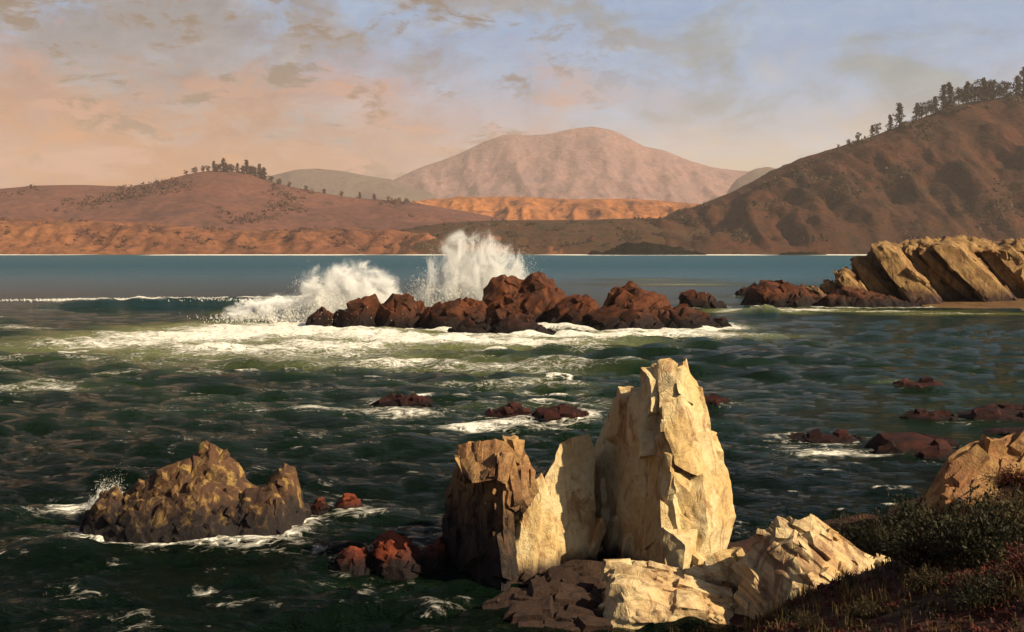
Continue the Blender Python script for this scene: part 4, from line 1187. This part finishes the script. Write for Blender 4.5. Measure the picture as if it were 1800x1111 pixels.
b = at(835, 540, 106)
mist('white mist inside the tall burst behind the highest island rock', (b[0], 106, 2.6), (5.8, 3.0, 6.8), 9.0, 1)
b = at(610, 552, 103)
mist('white mist inside the broad burst at the left end of the island', (b[0], 104, 1.4), (6.2, 3.4, 4.8), 9.0, 2)
b = at(500, 548, 110)
mist('low white mist over the surf left of the island', (b[0], 110, 0.6), (6.5, 4.5, 2.0), 6.0, 3)
# ------------------------------------------------------------------ plants on the near bank
M_BUSH = leaf_mat('bush_leaves', (0.010, 0.012, 0.0055), (0.032, 0.029, 0.012), 0.2, 1.5)
M_BUSH2 = leaf_mat('olive_bush_leaves', (0.022, 0.018, 0.007), (0.058, 0.040, 0.014), 0.2, 1.5)
M_REDLEAF = leaf_mat('red_ground_cover', (0.035, 0.0098, 0.0084), (0.105, 0.0252, 0.0154), 0.2, 1.2)
M_GRASS = leaf_mat('dry_grass', (0.045, 0.032, 0.012), (0.15, 0.098, 0.036), 0.25, 1.2)
M_STEM = land_mat('bush_stems', (0.04, 0.025, 0.015), (0.03, 0.02, 0.012), (0.02, 0.012, 0.01), 4.0)


def bush_meshes(seed, n=2600, leaf=0.055):
    rng = np.random.default_rng(seed)
    stems, C, Dn = [], [], []
    ns = 46
    for k in range(ns):
        a = rng.uniform(0, 6.283)
        tilt = rng.uniform(0.05, 1.15)
        L = rng.uniform(0.65, 1.05) * (1 - 0.25 * tilt)
        d = np.array((math.sin(tilt) * math.cos(a), math.sin(tilt) * math.sin(a), math.cos(tilt)))
        p0 = np.array((rng.normal(0, .12), rng.normal(0, .12), -0.1))
        stems.append(tube(p0, p0 + d * L, 0.012, 0.003, 4))
        m = n // ns
        f = rng.uniform(0.3, 1.05, m) ** 0.8
        C.append(p0 + d * (L * f)[:, None] + rng.normal(0, 0.07, (m, 3)))
        Dn.append(d + rng.normal(0, 0.65, (m, 3)))
    C, Dn = np.concatenate(C), np.concatenate(Dn)
    Dn /= np.linalg.norm(Dn, axis=1)[:, None]
    sd = np.cross(Dn, rng.normal(0, 1, Dn.shape))
    sd /= np.linalg.norm(sd, axis=1)[:, None]
    L = leaf * rng.uniform(0.6, 1.7, len(C))[:, None]
    V = np.stack([C, C + Dn * L * 0.5 + sd * L * 0.22, C + Dn * L, C + Dn * L * 0.5 - sd * L * 0.22], 1).reshape(-1, 3)
    F = np.arange(len(V)).reshape(-1, 4)
    return mesh_np('stems', *join(stems)), mesh_np('foliage', V, F, False)


BUSH = [bush_meshes(500 + i) for i in range(5)]


def surf(px, py):
    """where the ray through a pixel meets the bank"""
    r = np.array(ray(px, py))
    for k in np.linspace(8, 45, 900):
        p = np.array((0, 0, HC)) + r * k
        if p[2] <= bank_h(p[0], p[1]):
            return p
    return p


SHR = [(1500, 975, 1.0, 1.25, 0, 'spiky dark green bush, leftmost beside the layered rock'),
       (1560, 985, 1.3, 1.5, 0, 'big dark green bush above the right end of the layered rock'),
       (1640, 985, 1.4, 1.55, 0, 'dark green bush below the ochre boulder'),
       (1720, 990, 1.4, 1.5, 0, 'wide dark bush right of the one below the ochre boulder'),
       (1590, 930, 1.0, 1.0, 0, 'dark bush at the water edge behind the front bushes'),
       (1790, 950, 1.2, 1.2, 1, 'olive bush hanging under the ochre boulder at the right edge'),
       (1640, 1040, 0.7, 0.6, 1, 'low olive bush just right of the layered rock'),
       (1730, 1060, 0.8, 0.7, 0, 'dark low bush near the bottom right corner'),
       (1520, 1085, 0.5, 0.45, 1, 'small olive bush in front of the layered rock at the bottom edge'),
       (1795, 1030, 0.9, 0.8, 2, 'reddish bush at the right edge near the bottom corner'),
       (1420, 1100, 0.4, 0.36, 1, 'small low bush at the bottom edge below the layered rock'),
       (1785, 850, 0.7, 0.7, 2, 'reddish bush on the shoulder of the ochre boulder')]
for i, (px, py, r, hh_, kd, lab) in enumerate(SHR):
    p = surf(px, py)
    o = empty('bush', (p[0], p[1], bank_h(p[0], p[1]) - 0.03))
    o.scale = (r * 0.88, r * 0.88, hh_ * 0.82)
    o.rotation_euler = (0, 0, i * 1.3)
    st, fl = BUSH[i % 5]
    f2 = fl.copy()
    f2.materials.append((M_BUSH, M_BUSH2, M_REDLEAF)[kd])
    link('stems', st, M_STEM, o)
    link('foliage', f2, None, o)
    tag(o, lab, 'bush', 'bushes on the near bank')

rngg = np.random.default_rng(88)


def blades(n, L, wd, mat, name, label, cat, region, seed, flop=0.5):
    rng = np.random.default_rng(seed)
    xs = rng.uniform(region[0], region[1], n * 4)
    ys = rng.uniform(region[2], region[3], n * 4)
    z = bank_h(xs, ys)
    nn = perlin(np.stack([xs * 0.7, ys * 0.7, xs * 0 + seed], 1))
    keep = (xs > bank_edges(ys)[1] - 0.9 + rng.normal(0, 0.35, len(xs))) & (nn > -0.05 + rng.normal(0, 0.15, len(xs)))
    xs, ys, z = xs[keep][:n], ys[keep][:n], z[keep][:n]
    z = z + 0.16 * fbm(np.stack([xs * 0.7, ys * 0.7, xs * 0], 1), 4, 77) - 0.02
    C = np.repeat(np.stack([xs, ys, z], 1), 9, 0)
    C[:, :2] += rng.normal(0, 0.05, (len(C), 2))
    a = rng.uniform(0, 6.283, len(C))
    l = L * rng.uniform(0.4, 1.2, len(C))
    hd = np.stack([np.cos(a), np.sin(a), a * 0], 1)
    sd = np.stack([-np.sin(a), np.cos(a), a * 0], 1)
    fl = rng.uniform(0.1, 1.0, len(C)) * flop
    p1 = C + (0, 0, 1) * (l * 0.55)[:, None] + hd * (l * fl * 0.3)[:, None]
    p2 = C + (0, 0, 1) * (l * (1 - 0.5 * fl))[:, None] + hd * (l * fl)[:, None]
    V = np.stack([C - sd * wd, C + sd * wd, p1 + sd * wd * 0.8, p1 - sd * wd * 0.8, p2], 1).reshape(-1, 3)
    k = np.arange(len(C))[:, None] * 5
    F = np.concatenate([k + np.array([[0, 1, 2]]), k + np.array([[0, 2, 3]]), k + np.array([[3, 2, 4]])])
    tag(link(name, mesh_np(name, V, F, False), mat), label, cat, kind='stuff')


blades(1500, 0.30, 0.006, M_GRASS, 'dry_grass', 'dry tufted grass on the near bank', 'grass', (2, 16, 14, 28), 3)
blades(3800, 0.10, 0.016, M_REDLEAF, 'ground_cover', 'low red leafed ground cover on the near bank', 'ground cover', (2, 16, 13, 28), 4, 1.0)
blades(1900, 0.16, 0.014, M_BUSH2, 'ground_cover', 'olive low plants between the bushes on the near bank', 'ground cover', (2, 16, 13, 28), 5, 0.9)

# ------------------------------------------------------------------ haze: the air between here and the mountain
bm = bmesh.new()
bmesh.ops.create_cube(bm, size=1.0)
me = bpy.data.meshes.new('haze')
bm.to_mesh(me)
bm.free()
m, t = newmat('haze_air')
pv = t.n('ShaderNodeVolumePrincipled', {'Color': (0.92, 0.80, 0.74, 1), 'Density': 0.00006, 'Anisotropy': 0.0})
t.n('ShaderNodeOutputMaterial', {'Volume': pv.outputs[0]})
hz = link('haze', me, m)
hz.scale = (15000, 9700, 860)
hz.location = (0, 4600, 426)
tag(hz, 'thin warm haze over the bay and hills', 'haze', kind='stuff')
